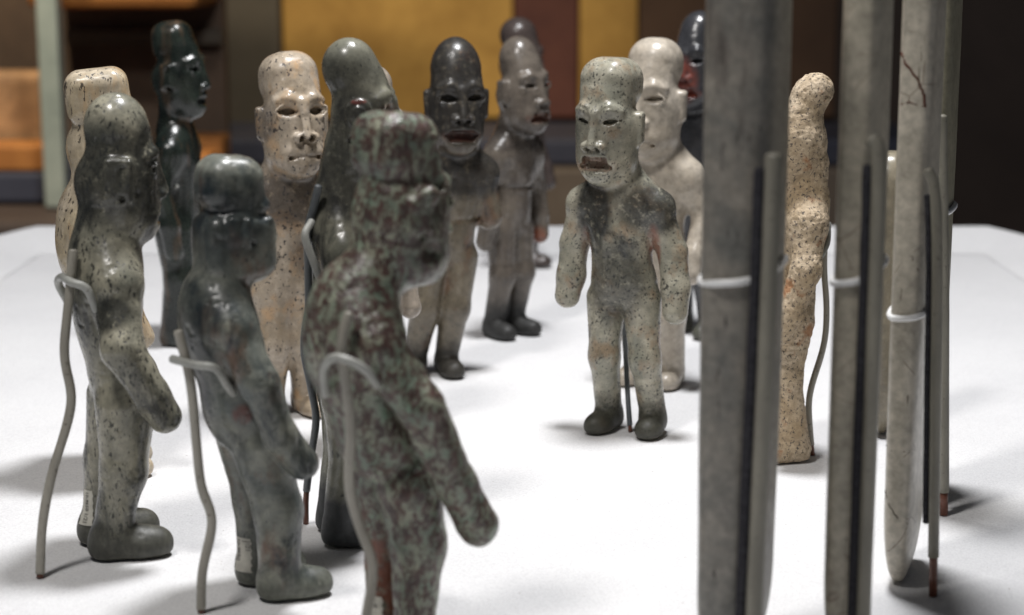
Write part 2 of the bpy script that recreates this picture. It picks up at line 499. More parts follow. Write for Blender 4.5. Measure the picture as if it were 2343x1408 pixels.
def build_head(s, h):
    """head frame: origin between the ears, face towards -y, chin about z=-27"""
    g = lambda k, d: h.get(k, d)
    w = g('w', 1.0); jw = g('jaw', 1.0)
    sy, sr = g('skull', (1.5, 15.0))
    s.ell((0, sy, -4), (14.6 * w, sr, 14), k=3, fr=1)
    s.rbox((0, -2.6, -7.5), (13.4 * w, 12.4, 19.2), 11.8, k=5, fr=1)
    s.ell((0, -3.5, -15), (12.0 * w * jw, 11.0, 10.5), k=5, fr=1)
    ct = g('cran', (0, 3.5, 18.6)); cr = g('cran_r', (12.6, 13.4, 12.0))
    s.cone((0, -1.5, 3), (ct[0] * 0.7, ct[1] * 0.4 - 1, ct[2] * 0.75), g('pinch', 11.0) * w, 10.4 * w, k=4, fr=1)
    if g('dome', False): s.ell(ct, cr, k=g('cran_k', 3.0), fr=1)
    else: s.rbox(ct, cr, min(cr) * g('cran_round', 0.80), rot=(g('cran_tilt', -6), 0, 0), k=g('cran_k', 3.5), fr=1)
    fore = g('fore', (0, -4.6, 9.5))
    s.ell(fore, (10.4 * w, 7.8, 9), k=5, fr=1)
    if not g('plainface', False):
        es = g('eye_slant', 6); eo = g('eye_open', 1.55); ex = g('eye_x', 6.9); ez = g('eye_z', 1.8); ew = g('eye_w', 4.7)
        for sg in (-1, 1):
            s.cone((sg * 1.5, -13.6, ez + 3.8), (sg * 6.5, -12.7, ez + 6.0), 1.1, 1.0, k=4, fr=1)
            s.cone((sg * 6.5, -12.7, ez + 6.0), (sg * 11.0 * w, -9.6, ez + 4.8), 1.0, 0.8, k=4, fr=1)
            # hollow under the brow, thin lid edges, and the drilled slit
            s.ell((sg * ex, -17.2, ez + 0.4), (6.2, 3.6, 4.4), rot=(0, -sg * es, sg * 14), k=2.2, op='-', fr=1)
            rim = g('lid', 0.5)
            if rim > 0:
                s.tor((sg * ex, -13.6, ez), 1.0, rim, rot=(90, 0, sg * 14), sx=ew + 0.4, sy=eo + 1.2, k=1.0, fr=1)
            dz = math.tan(R(es)) * ew
            for yy, q in ((-14.6, 1.0), (-12.6, 0.9), (-10.8, 0.75)):
                ci = (sg * (ex - ew), yy - 0.2, ez - dz * 0.8); cm = (sg * (ex - 0.4), yy, ez); co_ = (sg * (ex + ew), yy + 1.8, ez + dz)
                s.cone(ci, cm, 0.45, eo * q, k=0.4, op='-', fr=1)
                s.cone(cm, co_, eo * q, 0.4, k=0.4, op='-', fr=1)
            if g('brow_cut', 0):
                bc = g('brow_cut', 0)
                for q0, q1 in (((1.8, -15.6, ez + 2.2), (3.6, -15.3, ez + 5.6)), ((3.6, -15.3, ez + 5.6), (7.5, -14.6, ez + 7.2)), ((7.5, -14.6, ez + 7.2), (11.5, -11.6, ez + 6.0))):
                    s.cone((sg * q0[0], q0[1], q0[2]), (sg * q1[0], q1[1], q1[2]), bc, bc, k=0.6, op='-', fr=1)
            if g('eye_red', 0): s.mark('pigment', (sg * ex, -13.5, ez), (5.2, 5, eo + 0.6), g('eye_red', 0), 1)
        # nose
        nl = g('nose_y', -18.4)
        s.cone((0, -14.0, ez + 4.0), (0, nl + 0.4, -7.4), 1.3, 2.2, k=2.4, fr=1)
        for sg in (-1, 1):
            nw = g('nose_w', 1.0)
            s.ell((sg * 3.0 * nw, nl + 2.4, -8.6), (2.5 * nw, 2.9, 2.1 * nw), k=1.2, fr=1)
            s.cone((sg * 2.3 * nw, nl - 0.2, -10.4), (sg * 2.1 * nw, nl + 4.5, -8.2), 1.35 * nw, 1.0, k=0.4, op='-', fr=1)
        if g('nose_broken', False):
            s.rbox((0, nl - 1.2, -4.0), (3.8, 2.2, 6.4), 0.5, rot=(-15, 0, 0), k=0.5, op='-', fr=1)
            for sg in (-1, 1):
                s.cone((sg * 2.6, nl - 2, -9.6), (sg * 2.4, nl + 5, -8.6), 1.75, 1.3, k=0.3, op='-', fr=1)
        # mouth: upper lip drawn up, corners drawn down
        mt = g('mouth', 'open'); mz = g('mouth_z', 0.0); ms = g('mouth_s', 1.0)
        mv = lambda z: -17.2 + (z + 17.2) * ms + mz
        s.ell((0, -11.8, mv(-16.6)), (9.4, 4.0, 6.0 * ms), k=3, fr=1)
        for sg in (-1, 1):
            s.cone((0, -15.9, mv(-13.3)), (sg * 6.8, -13.4, mv(-14.8)), 1.25, 1.1, k=1.2, fr=1)
            s.cone((0, -15.1, mv(-20.6)), (sg * 6.6, -13.0, mv(-20.2)), 1.3, 1.1, k=1.4, fr=1)
            s.cone((sg * 6.8, -13.4, mv(-14.8)), (sg * 7.8, -12.6, mv(-18.6)), 1.0, 1.0, k=1.2, fr=1)
        if mt == 'open':
            s.rbox((0, -15.8, mv(-17.2)), (6.4, 4.4, 2.7 * ms), 1.2, k=0.6, op='-', fr=1)
            for sg in (-1, 1):
                s.cone((sg * 2.5, -16.5, mv(-16.8)), (sg * 6.8, -13.8, mv(-18.2)), 1.6, 1.5, k=0.6, op='-', fr=1)
            s.cone((-2.2, -13.6, mv(-15.4)), (2.2, -13.6, mv(-15.4)), 1.3, 1.3, k=0.6, fr=1)
        elif mt == 'wide':
            s.rbox((0, -16.0, mv(-17.2)), (7.0, 4.4, 2.4 * ms), 1.8, k=0.7, op='-', fr=1)
            for sg in (-1, 1):
                s.cone((sg * 2.5, -16.5, mv(-17.0)), (sg * 7.6, -13.2, mv(-16.8)), 1.9, 1.3, k=0.7, op='-', fr=1)
        else:
            dn = g('mouth_down', 0.6)
            for sg in (-1, 1):
                s.cone((0, -15.6, mv(-15.4)), (sg * 5.8, -13.8, mv(-15.7)), 1.7, 1.3, k=1.2, fr=1)
                s.cone((0, -15.2, mv(-19.0)), (sg * 5.4, -13.6, mv(-19.0)), 1.8, 1.4, k=1.2, fr=1)
            for sg in (-1, 1):
                s.cone((0, -17.6, mv(-17.1)), (sg * 6.4, -14.8, mv(-17.1) - dn), 0.8, 0.95, k=0.4, op='-', fr=1)
                s.ell((sg * 6.6, -14.2, mv(-17.3) - dn), (1.2, 2.6, 1.1), k=0.5, op='-', fr=1)
        if g('mouth_red', 0): s.mark('pigment', (0, -12.2, mv(-17.2)), (8.0, 3.2, 3.2 * ms), g('mouth_red', 0), 1)
        s.ell((0, -10.2, -23.2), (6.0, 4.4, 3.8), k=4, fr=1)
    # ears
    if g('ears', True):
        el = g('ear_len', 7.6)
        for sg in (-1, 1):
            X = 14.2 * w; ey = g('ear_y', 0.0)
            ew_ = g('ear_w', 4.2)
            s.rbox((sg * X, 2.5 + ey, -2.0), (2.3, ew_, el), 1.7, rot=(0, sg * 3, sg * 16), k=1.4, fr=1)
            st = g('ear', 'slab')
            if st == 'curl':
                s.ell((sg * (X + 0.6), 2.0 + ey, 1.5), (2.6, 5.6, 6.4), k=1.0, fr=1)
                s.tor((sg * (X + 3.0), 2.0 + ey, 1.8), 4.0, 0.95, rot=(0, 90, 0), k=0.5, op='-', fr=1)
                s.tor((sg * (X + 2.6), 2.0 + ey, 1.4), 2.2, 0.8, rot=(0, 90, 0), k=0.5, op='+', fr=1)
                s.ell((sg * (X + 3.2), 0.6 + ey, -1.2), (2.0, 1.7, 1.7), k=0.4, op='-', fr=1)
                s.mark('pigment', (sg * (X + 1.2), 0.2 + ey, 0.5), (1.6, 2.2, 3.0), 0.35, 1)
                s.mark('pigment', (sg * (X + 1.6), 2.0 + ey, 6.4), (1.4, 2.6, 0.8), 0.4, 1)
            elif st == 'slab':
                s.cone((sg * (X + 2.6), 1.6, 3.0), (sg * (X + 2.6), 3.6, -3.5), 1.2, 0.9, k=0.8, op='-', fr=1)
            s.cone((sg * (X - 3.0), 0.6, g('ear_hole', -9.2)), (sg * (X + 4), 1.8, g('ear_hole', -9.2)), 1.4, 1.7, k=0.4, op='-', fr=1)
    if h.get('occ'):
        s.ell(h['occ'][0], h['occ'][1], k=5, fr=1)
    if h.get('block'):
        s.rbox(h['block'][0], h['block'][1], h['block'][2], k=3, fr=1)
    gv = g('groove', None)
    if gv:   # cut line right round the crown: z, rx, ry, depth
        s.tor((0, gv[4] if len(gv) > 4 else 1.5, gv[0]), 1.0, gv[3], rot=(gv[5] if len(gv) > 5 else 0, 0, 0), sx=gv[1], sy=gv[2], k=3.0, op='-', fr=1)
    for (c, r, kk, op) in g('extra', []):
        s.ell(c, r, k=kk, op=op, fr=1)

def build_figure(P):
    """standing figure about 180 mm tall, facing -y; the sides: L is +x, R is -x"""
    s = Sculpt()
    phi = R(P['phi'])
    cs, sn = math.cos(phi), math.sin(phi)
    def off(name):
        if name in P.get('offl', {}): return np.array([*P['offl'][name], 0.0])
        wx, wy = P.get('off', {}).get(name, (0, 0))
        return np.array([wx * cs + wy * sn, -wx * sn + wy * cs, 0.0])
    oh, oc, on, oo = off('hip'), off('chest'), off('neck'), off('head')
    W = P.get('w', 1.0); Dp = P.get('d', 1.0)
    zs = P.get('zs', 1.0)
    Z = np.array([1, 1, zs])
    g = lambda k, d: np.array(P[k], float) if k in P else np.array(d, float) * Z
    gr = lambda k, d: np.array(P.get(k, d), float)
    # torso
    s.ell(g('pelvis', (0, 1.0, 73)) + oh, gr('pelvis_r', (16.5 * W, 12.5 * Dp, 14)), k=5)
    s.ell(g('waist', (0, 0.0, 91)) + (oh + oc) / 2, gr('waist_r', (15.2 * W, 11.5 * Dp, 20)), k=8)
    s.ell(g('chest', (0, 0.5, 108)) + oc, gr('chest_r', (18 * W, 12.0 * Dp, 17)), k=8)
    if P.get('hump'):
        hc, hr = P['hump']; s.ell(np.array(hc, float) * Z + oc, hr, k=9)
    sh = g('shoulder', (17.0, 1.0, 112)); shr = P.get('shoulder_r', 7.8)
    nk = P.get('neck_r', 9.6)
    hp = g('head', (0, -2.5, 151))
    nb = np.array([0, 2.0, 118.0]) * Z + oc
    s.cone(nb, hp + oo + np.array([0, P.get('neck_y', 4.0), -13]), nk + 1.5, nk, k=6)
    for sg in (-1, 1):
        q = np.array([sg * sh[0] * W, sh[1], sh[2]]) + oc
        s.cone(np.array([sg * 3.5, sh[1] + 1.0, sh[2] + P.get('slope', 9.0)]) + oc, q, 8.2 * Dp, shr, k=8)
    # legs
    for sd, sg in (('L', 1), ('R', -1)):
        hip = g('hip' + sd, (8.6 * W, 0.5, 66)); knee = g('knee' + sd, (9.6 * W, -3.0, 38))
        ank = g('ankle' + sd, (10.2 * W, 2.5, 10))
        r = P.get('leg_r' + sd, P.get('leg_r', (11.5, 9.2, 7.2)))
        hip = np.array([sg * hip[0], hip[1], hip[2]]) + oh
        knee = np.array([sg * knee[0], knee[1], knee[2]]) + oh * 0.5
        ank = np.array([sg * ank[0], ank[1], ank[2]])
        s.cone(hip, knee, r[0], r[1], k=P.get('leg_k', 4.0))
        s.cone(knee, ank, r[1], r[2], k=4)
        fy = P.get('foot_yaw' + sd, sg * 8); fl, fw, fh = P.get('foot', (11.5, 6.6, 6.2))
        a = R(fy); fdir = np.array([math.sin(a), -math.cos(a), 0])
        heel = np.array([ank[0], ank[1], fw * 0.62]) - fdir * 1.5
        toe = ank + fdir * (fl * 1.25); toe[2] = fw * 0.52
        s.cone(heel, toe, fw * 1.02, fw * 0.80, k=4)
        ball = ank + fdir * (fl * 0.8); ball[2] = fw * 0.45
        s.ell(ball, (fw * 1.0, fl * 0.75, fw * 0.85), rot=(0, 0, math.degrees(a)), k=3)
    # arms
    for sd, sg in (('L', 1), ('R', -1)):
        if P.get('arm' + sd, 'full') == 'none': continue
        q = np.array([sg * sh[0] * W, sh[1], sh[2]]) + oc
        el = g('elbow' + sd, (25.5 * W, 4.5, 92)); wr = g('wrist' + sd, (25 * W, -4, 72)); ha = g('hand' + sd, (24.5 * W, -8, 62))
        el = np.array([sg * el[0], el[1], el[2]]) + (oc + oh) / 2
        wr = np.array([sg * wr[0], wr[1], wr[2]]) + oh
        ha = np.array([sg * ha[0], ha[1], ha[2]]) + oh
        r = P.get('arm_r', (7.4, 6.9, 6.0, 5.6))
        s.cone(q + np.array([-sg * 2.0, 0, 0]), el, r[0], r[1], k=P.get('arm_k', 5.0))
        if P.get('arm' + sd, 'full') == 'full':
            s.cone(el, wr, r[1], r[2], k=2.0)
            s.cone(wr, ha, r[2], r[3], k=3)
    if P.get('belt'):
        z, dpt = P['belt']
        # carved edge of a waist band
        s.tor(np.array([0, 0.3, z * zs]) + (oc + oh) / 2, 1.0, 1.1, sx=16.2 * W, sy=12.2 * Dp, k=1.2, op='-')
    s.head_frame(hp + oo, *P.get('head_rot', (0, 0, 0)), P.get('head_s', 1.0))
    build_head(s, P.get('h', {}))
    for (nm, c, rad, amt) in P.get('marks', []):
        s.mark(nm, c, rad, amt)
    for (c, r, kk, op) in P.get('extra', []):
        s.ell(np.array(c, float), r, k=kk, op=op)
    return s

SC = {}
def place_figure(P, mat, label, group='carved stone figurines standing in a gathering'):
    s = build_figure(P)
    o = sculpt_object('figurine', s, mat, P.get('vox', 0.8), P.get('rough', 0.12), P.get('rough_scale', 0.12), seed=P.get('seed', 0), pits=P.get('pits', 0.15))
    SC[o.name] = (s, np.array([P['at'][0], P['at'][1], 0.5]), R(P['phi']))
    o.location = (P['at'][0] * 0.001, P['at'][1] * 0.001, 0.0005)
    o.rotation_euler = (0, 0, R(P['phi']))
    tag(o, label, 'figurine', group)
    return o
# ------------------------------------------------------------------ the setting: white plinth, gallery wall
def sand_material():
    m = NT('white_sand_coat')
    co = m.coord((1000, 1000, 1000))
    fine = m.noise(co, 1.1, 4, 0.7)
    c = m.ramp(fine, (0.26, (0.68, 0.675, 0.68)), (0.58, (0.87, 0.868, 0.87)))
    big = m.noise(co, 0.012, 4, 0.6)
    c = m.mix(0.4, c, m.ramp(big, (0.35, (0.86, 0.86, 0.87)), (0.65, (1, 1, 1))), 'MULTIPLY')
    grit = m.noise(co, 0.55, 2, 0.5)
    c = m.mix(m.math('MULTIPLY', m.ramp(grit, (0.735, 0.0), (0.77, 1.0)), 0.75), c, (0.25, 0.2, 0.16))
    m.l(c, m.b.inputs['Base Color'])
    m.b.inputs['Roughness'].default_value = 0.85
    m.b.inputs['Specular IOR Level'].default_value = 0.25
    h = m.bump(m.noise(co, 1.0, 6, 0.8), 0.8, 0.0010)
    h = m.bump(m.noise(co, 0.06, 3), 0.25, 0.0015, h)
    m.l(h, m.b.inputs['Normal'])
    return m.m

SAND = sand_material()

def plinth():
    # plan outline with cut corners; flat field, then a low sloping border round it
    X0, X1, Y0, Y1 = -0.366, 0.366, 0.30, 1.437
    def ring(g, z, cut):
        x0, x1, y0, y1 = X0 - g, X1 + g, Y0 - g, Y1 + g
        pts = []
        def corner(px, py, ax, ay):      # cut corner with softened ends; (ax, ay) = first leg direction
            c2 = cut * 3.4
            a = np.array([px, py]) - np.array(ax) * (c2 if ax[1] else cut)
            b = np.array([px, py]) - np.array(ay) * (c2 if ay[1] else cut)
            q = np.array([px, py])
            for k in range(7):
                u = k / 6
                bez = (1 - u) ** 2 * a + 2 * u * (1 - u) * (0.2 * q + 0.8 * (a + b) / 2) + u * u * b
                pts.append((bez[0], bez[1], z))
        corner(x1, y1, (0, 1), (1, 0)); corner(x0, y1, (-1, 0), (0, 1)); corner(x0, y0, (0, -1), (-1, 0)); corner(x1, y0, (1, 0), (0, -1))
        return pts
    return ring

def build_plinth():
    ring = plinth()
    # the field: a subdivided sheet with slight unevenness
    nx, ny = 90, 96
    X0, X1, Y0, Y1 = -0.366, 0.366, 0.30, 1.437
    vs, fs = [], []
    for j in range(ny + 1):
        for i in range(nx + 1):
            x = X0 + (X1 - X0) * i / nx; y = Y0 + (Y1 - Y0) * j / ny
            vs.append((x, y, -0.0003 + 0.0003 * mnoise.noise(Vector((x * 30, y * 30, 0)))))
    for j in range(ny):
        for i in range(nx):
            a = j * (nx + 1) + i
            fs.append((a, a + 1, a + nx + 2, a + nx + 1))
    o = link_mesh('plinth_top', vs, fs, SAND)
    tag(o, kind='structure')
    # border: rises towards its outer edge, then drops as the side
    rings = [ring(0.0, 0.0, 0.0005), ring(0.008, 0.0022, 0.006), ring(0.040, 0.0135, 0.029), ring(0.046, 0.0150, 0.033),
             ring(0.050, 0.0145, 0.036), ring(0.052, 0.012, 0.037), ring(0.052, -0.9, 0.037)]
    vs = [p for r_ in rings for p in r_]; n = len(rings[0]); fs = []
    for k in range(len(rings) - 1):
        for i in range(n):
            j = (i + 1) % n
            fs.append((k * n + i, k * n + j, (k + 1) * n + j, (k + 1) * n + i))
    b = link_mesh('plinth_border', vs, [f[::-1] for f in fs], SAND, o)
build_plinth()

WALL_Y = 3.2
def wall_x(u): return (u - 1171.5) / 4300 * (WALL_Y * 1.0)
def paint(name, a, b, scale=6.0, rough=0.7, bump=0.05):
    m = NT(name)
    co = m.coord((1, 1, 1))
    c = m.ramp(m.noise(co, scale, 6, 0.65, 0.3), (0.32, a), (0.68, b))
    m.l(c, m.b.inputs['Base Color']); m.b.inputs['Roughness'].default_value = rough
    m.l(m.bump(m.noise(co, scale * 8, 4), bump, 0.004), m.b.inputs['Normal'])
    return m.m
DARKWALL = paint('dark_gallery_wall', (0.050, 0.034, 0.026), (0.075, 0.052, 0.040))
OCHRE = paint('ochre_panel_paint', (0.36, 0.19, 0.035), (0.62, 0.36, 0.085), 9.0)
OXBLOOD = paint('oxblood_panel_paint', (0.10, 0.032, 0.022), (0.16, 0.055, 0.035), 7)
BROWN = paint('brown_panel_paint', (0.075, 0.038, 0.020), (0.11, 0.058, 0.030), 5)
TAUPE = paint('taupe_panel_paint', (0.070, 0.058, 0.042), (0.11, 0.092, 0.066), 5)
LEDGE = paint('brown_grey_ledge_paint', (0.13, 0.10, 0.075), (0.19, 0.15, 0.115), 6)
BLUEGREY = paint('blue_grey_ledge_paint', (0.035, 0.038, 0.060), (0.06, 0.064, 0.09), 6)
ORANGE = paint('orange_shelf_paint', (0.36, 0.13, 0.028), (0.54, 0.22, 0.05), 14)
TAN = paint('tan_relief_plaster', (0.30, 0.17, 0.08), (0.62, 0.36, 0.17), 22, bump=0.4)
GREYGLASS = paint('green_grey_glass_edge', (0.30, 0.34, 0.29), (0.46, 0.50, 0.42), 12, rough=0.25)
CASEDARK = paint('dark_case_lining', (0.07, 0.046, 0.030), (0.14, 0.09, 0.055), 8)

wall = box('wall', (-2.6, WALL_Y, -1.0), (2.6, WALL_Y + 0.1, 1.9), DARKWALL)
tag(wall, kind='structure')
floor = box('floor', (-2.6, -0.6, -1.05), (2.6, WALL_Y + 0.1, -1.0), DARKWALL)
tag(floor, kind='structure')

def wall_panel(u0, u1, z0, z1, mat, label, depth=0.03):
    o = box('wall_panel', (wall_x(u0) + 0.001, WALL_Y - depth, z0), (wall_x(u1) - 0.001, WALL_Y - 0.001, z1), mat, bevel=0.004, seg=2)
    tag(o, label, 'wall panel', 'painted panels on the gallery wall')
    return o
wall_panel(655, 1175, -0.055, 0.75, OCHRE, 'wide mottled ochre panel on the wall behind the left half of the figurines')
wall_panel(1175, 1322, -0.055, 0.75, OXBLOOD, 'narrow dark red wall panel between the two ochre panels')
wall_panel(1322, 1455, -0.055, 0.75, OCHRE, 'narrow ochre wall panel behind the ivory figurine, right of dark red panel')
wall_panel(1455, 1905, -0.055, 0.75, BROWN, 'brown wall panel behind the tall grey celts', 0.022)
wall_panel(505, 655, -0.10, 0.75, TAUPE, 'taupe wall panel left of the wide ochre panel', 0.05)

ledge = empty('wall_ledge', (0.1, 3.0, -0.30))
tag(ledge, 'long brown ledge with blue grey top strip below the wall panels', 'ledge')
def child_box(name, lo, hi, mat, parent, bevel=0.0):
    L = parent.location
    return box(name, [a - b for a, b in zip(lo, L)], [a - b for a, b in zip(hi, L)], mat, parent, bevel, 2)
child_box('ledge_front', (-0.62, 2.86, -1.0), (0.62, 3.05, -0.103), LEDGE, ledge, 0.006)
child_box('ledge_top', (-0.64, 2.88, -0.101), (0.64, 3.165, -0.060), BLUEGREY, ledge, 0.006)

# neighbouring showcase, far left, out of focus
case = empty('showcase', (-0.62, 2.3, -1.0))
tag(case, 'blurred neighbouring showcase with orange shelves behind the figurines at far left', 'showcase')
def cx(u, y): return (u - 1171.5) / 4300 * y
Y = 2.45
child_box('back_panel', (cx(-400, Y), Y + 0.04, -0.02), (cx(508, Y), Y + 0.07, 0.5), CASEDARK, case)
child_box('base', (cx(-400, Y), Y - 0.33, -1.0), (cx(518, Y), Y + 0.07, -0.075), DARKWALL, case, 0.01)
child_box('shelf', (cx(-400, Y), Y - 0.20, -0.072), (cx(520, Y), Y + 0.035, -0.036), BLUEGREY, case, 0.004)
child_box('glass_edge', (cx(96, Y - .235), Y - 0.24, -0.073), (cx(144, Y - .235), Y - 0.21, 0.45), GREYGLASS, case, 0.003)
child_box('canopy', (cx(142, Y), Y - 0.16, 0.158), (cx(508, Y), Y + 0.035, 0.34), ORANGE, case, 0.012)
child_box('picture_rail', (cx(150, Y), Y + 0.02, 0.105), (cx(506, Y), Y + 0.039, 0.125), TAUPE, case, 0.003)
tb = box('relief_block', (cx(-300, Y), Y - 0.10, -0.035), (cx(100, Y - .1), Y - 0.04, 0.078), TAN, bevel=0.01)
tag(tb, 'tan plaster relief block inside the blurred showcase at far left', 'relief')
ob = box('display_block', (cx(-300, Y), Y - 0.19, -0.035), (cx(96, Y - .2), Y - 0.115, -0.004), ORANGE, bevel=0.004)
tag(ob, 'flat orange display block in front of the tan relief at far left', 'display block')
for (u0, u1, y0, z0, z1, lab) in ((405, 524, -0.06, -0.035, -0.008, 'rear orange plate on the shelf of the blurred showcase behind dark green figurine'),
                        (405, 524, -0.17, -0.035, -0.018, 'front orange plate on the shelf of the blurred showcase behind dark green figurine')):
    q = box('display_plate', (cx(u0, Y), Y + y0, z0), (cx(u1, Y), Y + y0 + 0.07, z1), ORANGE, bevel=0.004)
    tag(q, lab, 'display plate', 'orange plates in the far showcase')
# ------------------------------------------------------------------ stones
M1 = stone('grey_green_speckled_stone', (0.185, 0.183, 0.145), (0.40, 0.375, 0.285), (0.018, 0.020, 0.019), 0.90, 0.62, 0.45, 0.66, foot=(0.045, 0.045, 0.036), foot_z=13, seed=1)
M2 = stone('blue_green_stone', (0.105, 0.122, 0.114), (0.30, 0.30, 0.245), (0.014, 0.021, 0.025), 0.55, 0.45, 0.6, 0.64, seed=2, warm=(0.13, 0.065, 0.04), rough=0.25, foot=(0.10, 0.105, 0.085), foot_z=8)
M4 = stone('cream_flecked_stone', (0.52, 0.43, 0.29), (0.64, 0.55, 0.42), (0.035, 0.028, 0.022), 0.85, 0.46, 0.35, 0.12, seed=4, warm=(0.50, 0.33, 0.17))
M5 = stone('dark_green_stone', (0.006, 0.009, 0.0075), (0.026, 0.034, 0.027), (0.004, 0.005, 0.005), 0.4, 0.5, 0.15, 0.4, seed=5, rough=0.2, warm=(0.10, 0.06, 0.035))
M6 = stone('cream_tan_stone', (0.43, 0.35, 0.255), (0.56, 0.48, 0.385), (0.030, 0.029, 0.036), 0.84, 0.42, 0.75, 0.30, seed=6, warm=(0.55, 0.36, 0.20))
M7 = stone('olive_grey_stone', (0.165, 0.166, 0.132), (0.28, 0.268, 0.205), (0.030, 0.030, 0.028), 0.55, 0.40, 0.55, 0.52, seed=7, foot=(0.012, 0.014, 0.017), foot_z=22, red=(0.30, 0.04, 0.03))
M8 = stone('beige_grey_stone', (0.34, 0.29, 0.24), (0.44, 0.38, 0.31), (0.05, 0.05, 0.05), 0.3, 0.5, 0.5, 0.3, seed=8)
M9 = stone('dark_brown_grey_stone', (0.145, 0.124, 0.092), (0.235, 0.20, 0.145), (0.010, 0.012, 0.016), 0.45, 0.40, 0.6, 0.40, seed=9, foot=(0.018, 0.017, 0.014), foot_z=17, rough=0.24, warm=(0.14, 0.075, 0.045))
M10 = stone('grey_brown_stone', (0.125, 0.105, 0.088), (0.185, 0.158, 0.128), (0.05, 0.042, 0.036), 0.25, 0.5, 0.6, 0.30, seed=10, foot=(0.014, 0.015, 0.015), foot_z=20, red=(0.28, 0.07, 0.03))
M11 = stone('dark_brown_stone', (0.060, 0.046, 0.042), (0.085, 0.066, 0.058), (0.02, 0.016, 0.015), 0.2, 0.5, 0.6, 0.3, seed=11)
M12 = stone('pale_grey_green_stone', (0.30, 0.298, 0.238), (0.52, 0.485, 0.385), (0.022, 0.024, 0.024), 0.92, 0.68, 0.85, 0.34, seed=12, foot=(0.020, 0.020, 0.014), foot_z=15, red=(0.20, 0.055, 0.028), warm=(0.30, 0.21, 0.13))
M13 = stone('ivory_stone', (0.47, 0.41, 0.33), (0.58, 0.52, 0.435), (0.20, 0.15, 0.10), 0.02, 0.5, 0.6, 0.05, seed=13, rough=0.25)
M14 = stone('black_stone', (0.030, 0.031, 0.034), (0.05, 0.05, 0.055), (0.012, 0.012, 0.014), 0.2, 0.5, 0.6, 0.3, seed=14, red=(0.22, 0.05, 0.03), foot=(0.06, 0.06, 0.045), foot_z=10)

def mottled():
    m = NT('mottled_green_maroon_stone')
    co = m.coord((1000, 1000, 1000), (11, 5, 80))
    st = m.coord((1000, 1000, 600), (3, 15, 8))
    n1 = m.noise(st, 0.36, 10, 0.80, 0.3)
    g = m.ramp(m.noise(co, 0.07, 4), (0.35, (0.15, 0.19, 0.145)), (0.65, (0.31, 0.315, 0.235)))
    g = m.mix(m.ramp(m.noise(co, 0.11, 4), (0.55, 0.0), (0.72, 0.7)), g, (0.15, 0.27, 0.19))
    mar = m.ramp(m.noise(co, 0.3, 4), (0.35, (0.040, 0.020, 0.019)), (0.65, (0.095, 0.050, 0.042)))
    c = m.mix(m.ramp(n1, (0.470, 0.0), (0.508, 0.97)), g, mar)
    fine = m.noise(co, 0.8, 4, 0.65)
    c = m.mix(m.ramp(fine, (0.57, 0.0), (0.66, 0.6)), c, (0.060, 0.036, 0.032))
    c = m.mix(m.ramp(m.noise(co, 0.7, 4), (0.60, 0.0), (0.70, 0.5)), c, (0.36, 0.40, 0.31))
    rust = m.math('MULTIPLY', m.attr('pigment'), m.ramp(m.noise(co, 0.16, 4), (0.42, 0.1), (0.58, 1.0)))
    c = m.mix(rust, c, (0.16, 0.045, 0.018))
    dk = m.math('MULTIPLY', m.attr('stain'), m.ramp(m.noise(co, 0.22, 5), (0.35, 0.0), (0.55, 0.85)))
    c = m.mix(dk, c, (0.040, 0.032, 0.026))
    m.l(c, m.b.inputs['Base Color'])
    m.l(m.ramp(n1, (0.4, 0.26), (0.6, 0.42)), m.b.inputs['Roughness'])
    h = m.bump(m.noise(co, 0.2, 5, 0.6), 0.45, 0.0012)
    h = m.bump(fine, 0.25, 0.0004, h)
    m.l(h, m.b.inputs['Normal'])
    return m.m
M3 = mottled()

def granite():
    m = NT('rough_tan_granite')
    co = m.coord((1000, 1000, 1000), (4, 9, 2))
    c = m.ramp(m.noise(co, 0.05, 4), (0.35, (0.46, 0.35, 0.22)), (0.65, (0.66, 0.55, 0.41)))
    v = m.n('ShaderNodeTexVoronoi'); m.l(co, v.inputs['Vector']); v.inputs['Scale'].default_value = 0.65
    c = m.mix(0.5, c, m.ramp(v.outputs['Color'], (0.2, (0.55, 0.5, 0.45)), (0.8, (1.0, 0.98, 0.95))), 'MULTIPLY')
    gz = m.n('ShaderNodeSeparateXYZ'); m.l(co, gz.inputs[0])
    sp = m.noise(co, 0.62, 5, 0.75)
    c = m.mix(m.ramp(sp, (0.55, 0.0), (0.60, 0.9)), c, (0.035, 0.032, 0.034))
    ru = m.noise(co, 0.10, 3)
    c = m.mix(m.ramp(ru, (0.60, 0.0), (0.70, 0.75)), c, (0.33, 0.13, 0.035))
    m.l(c, m.b.inputs['Base Color']); m.b.inputs['Roughness'].default_value = 0.75
    h = m.bump(m.noise(co, 0.55, 5, 0.7), 0.75, 0.0012)
    m.l(h, m.b.inputs['Normal'])
    return m.m
M15 = granite()

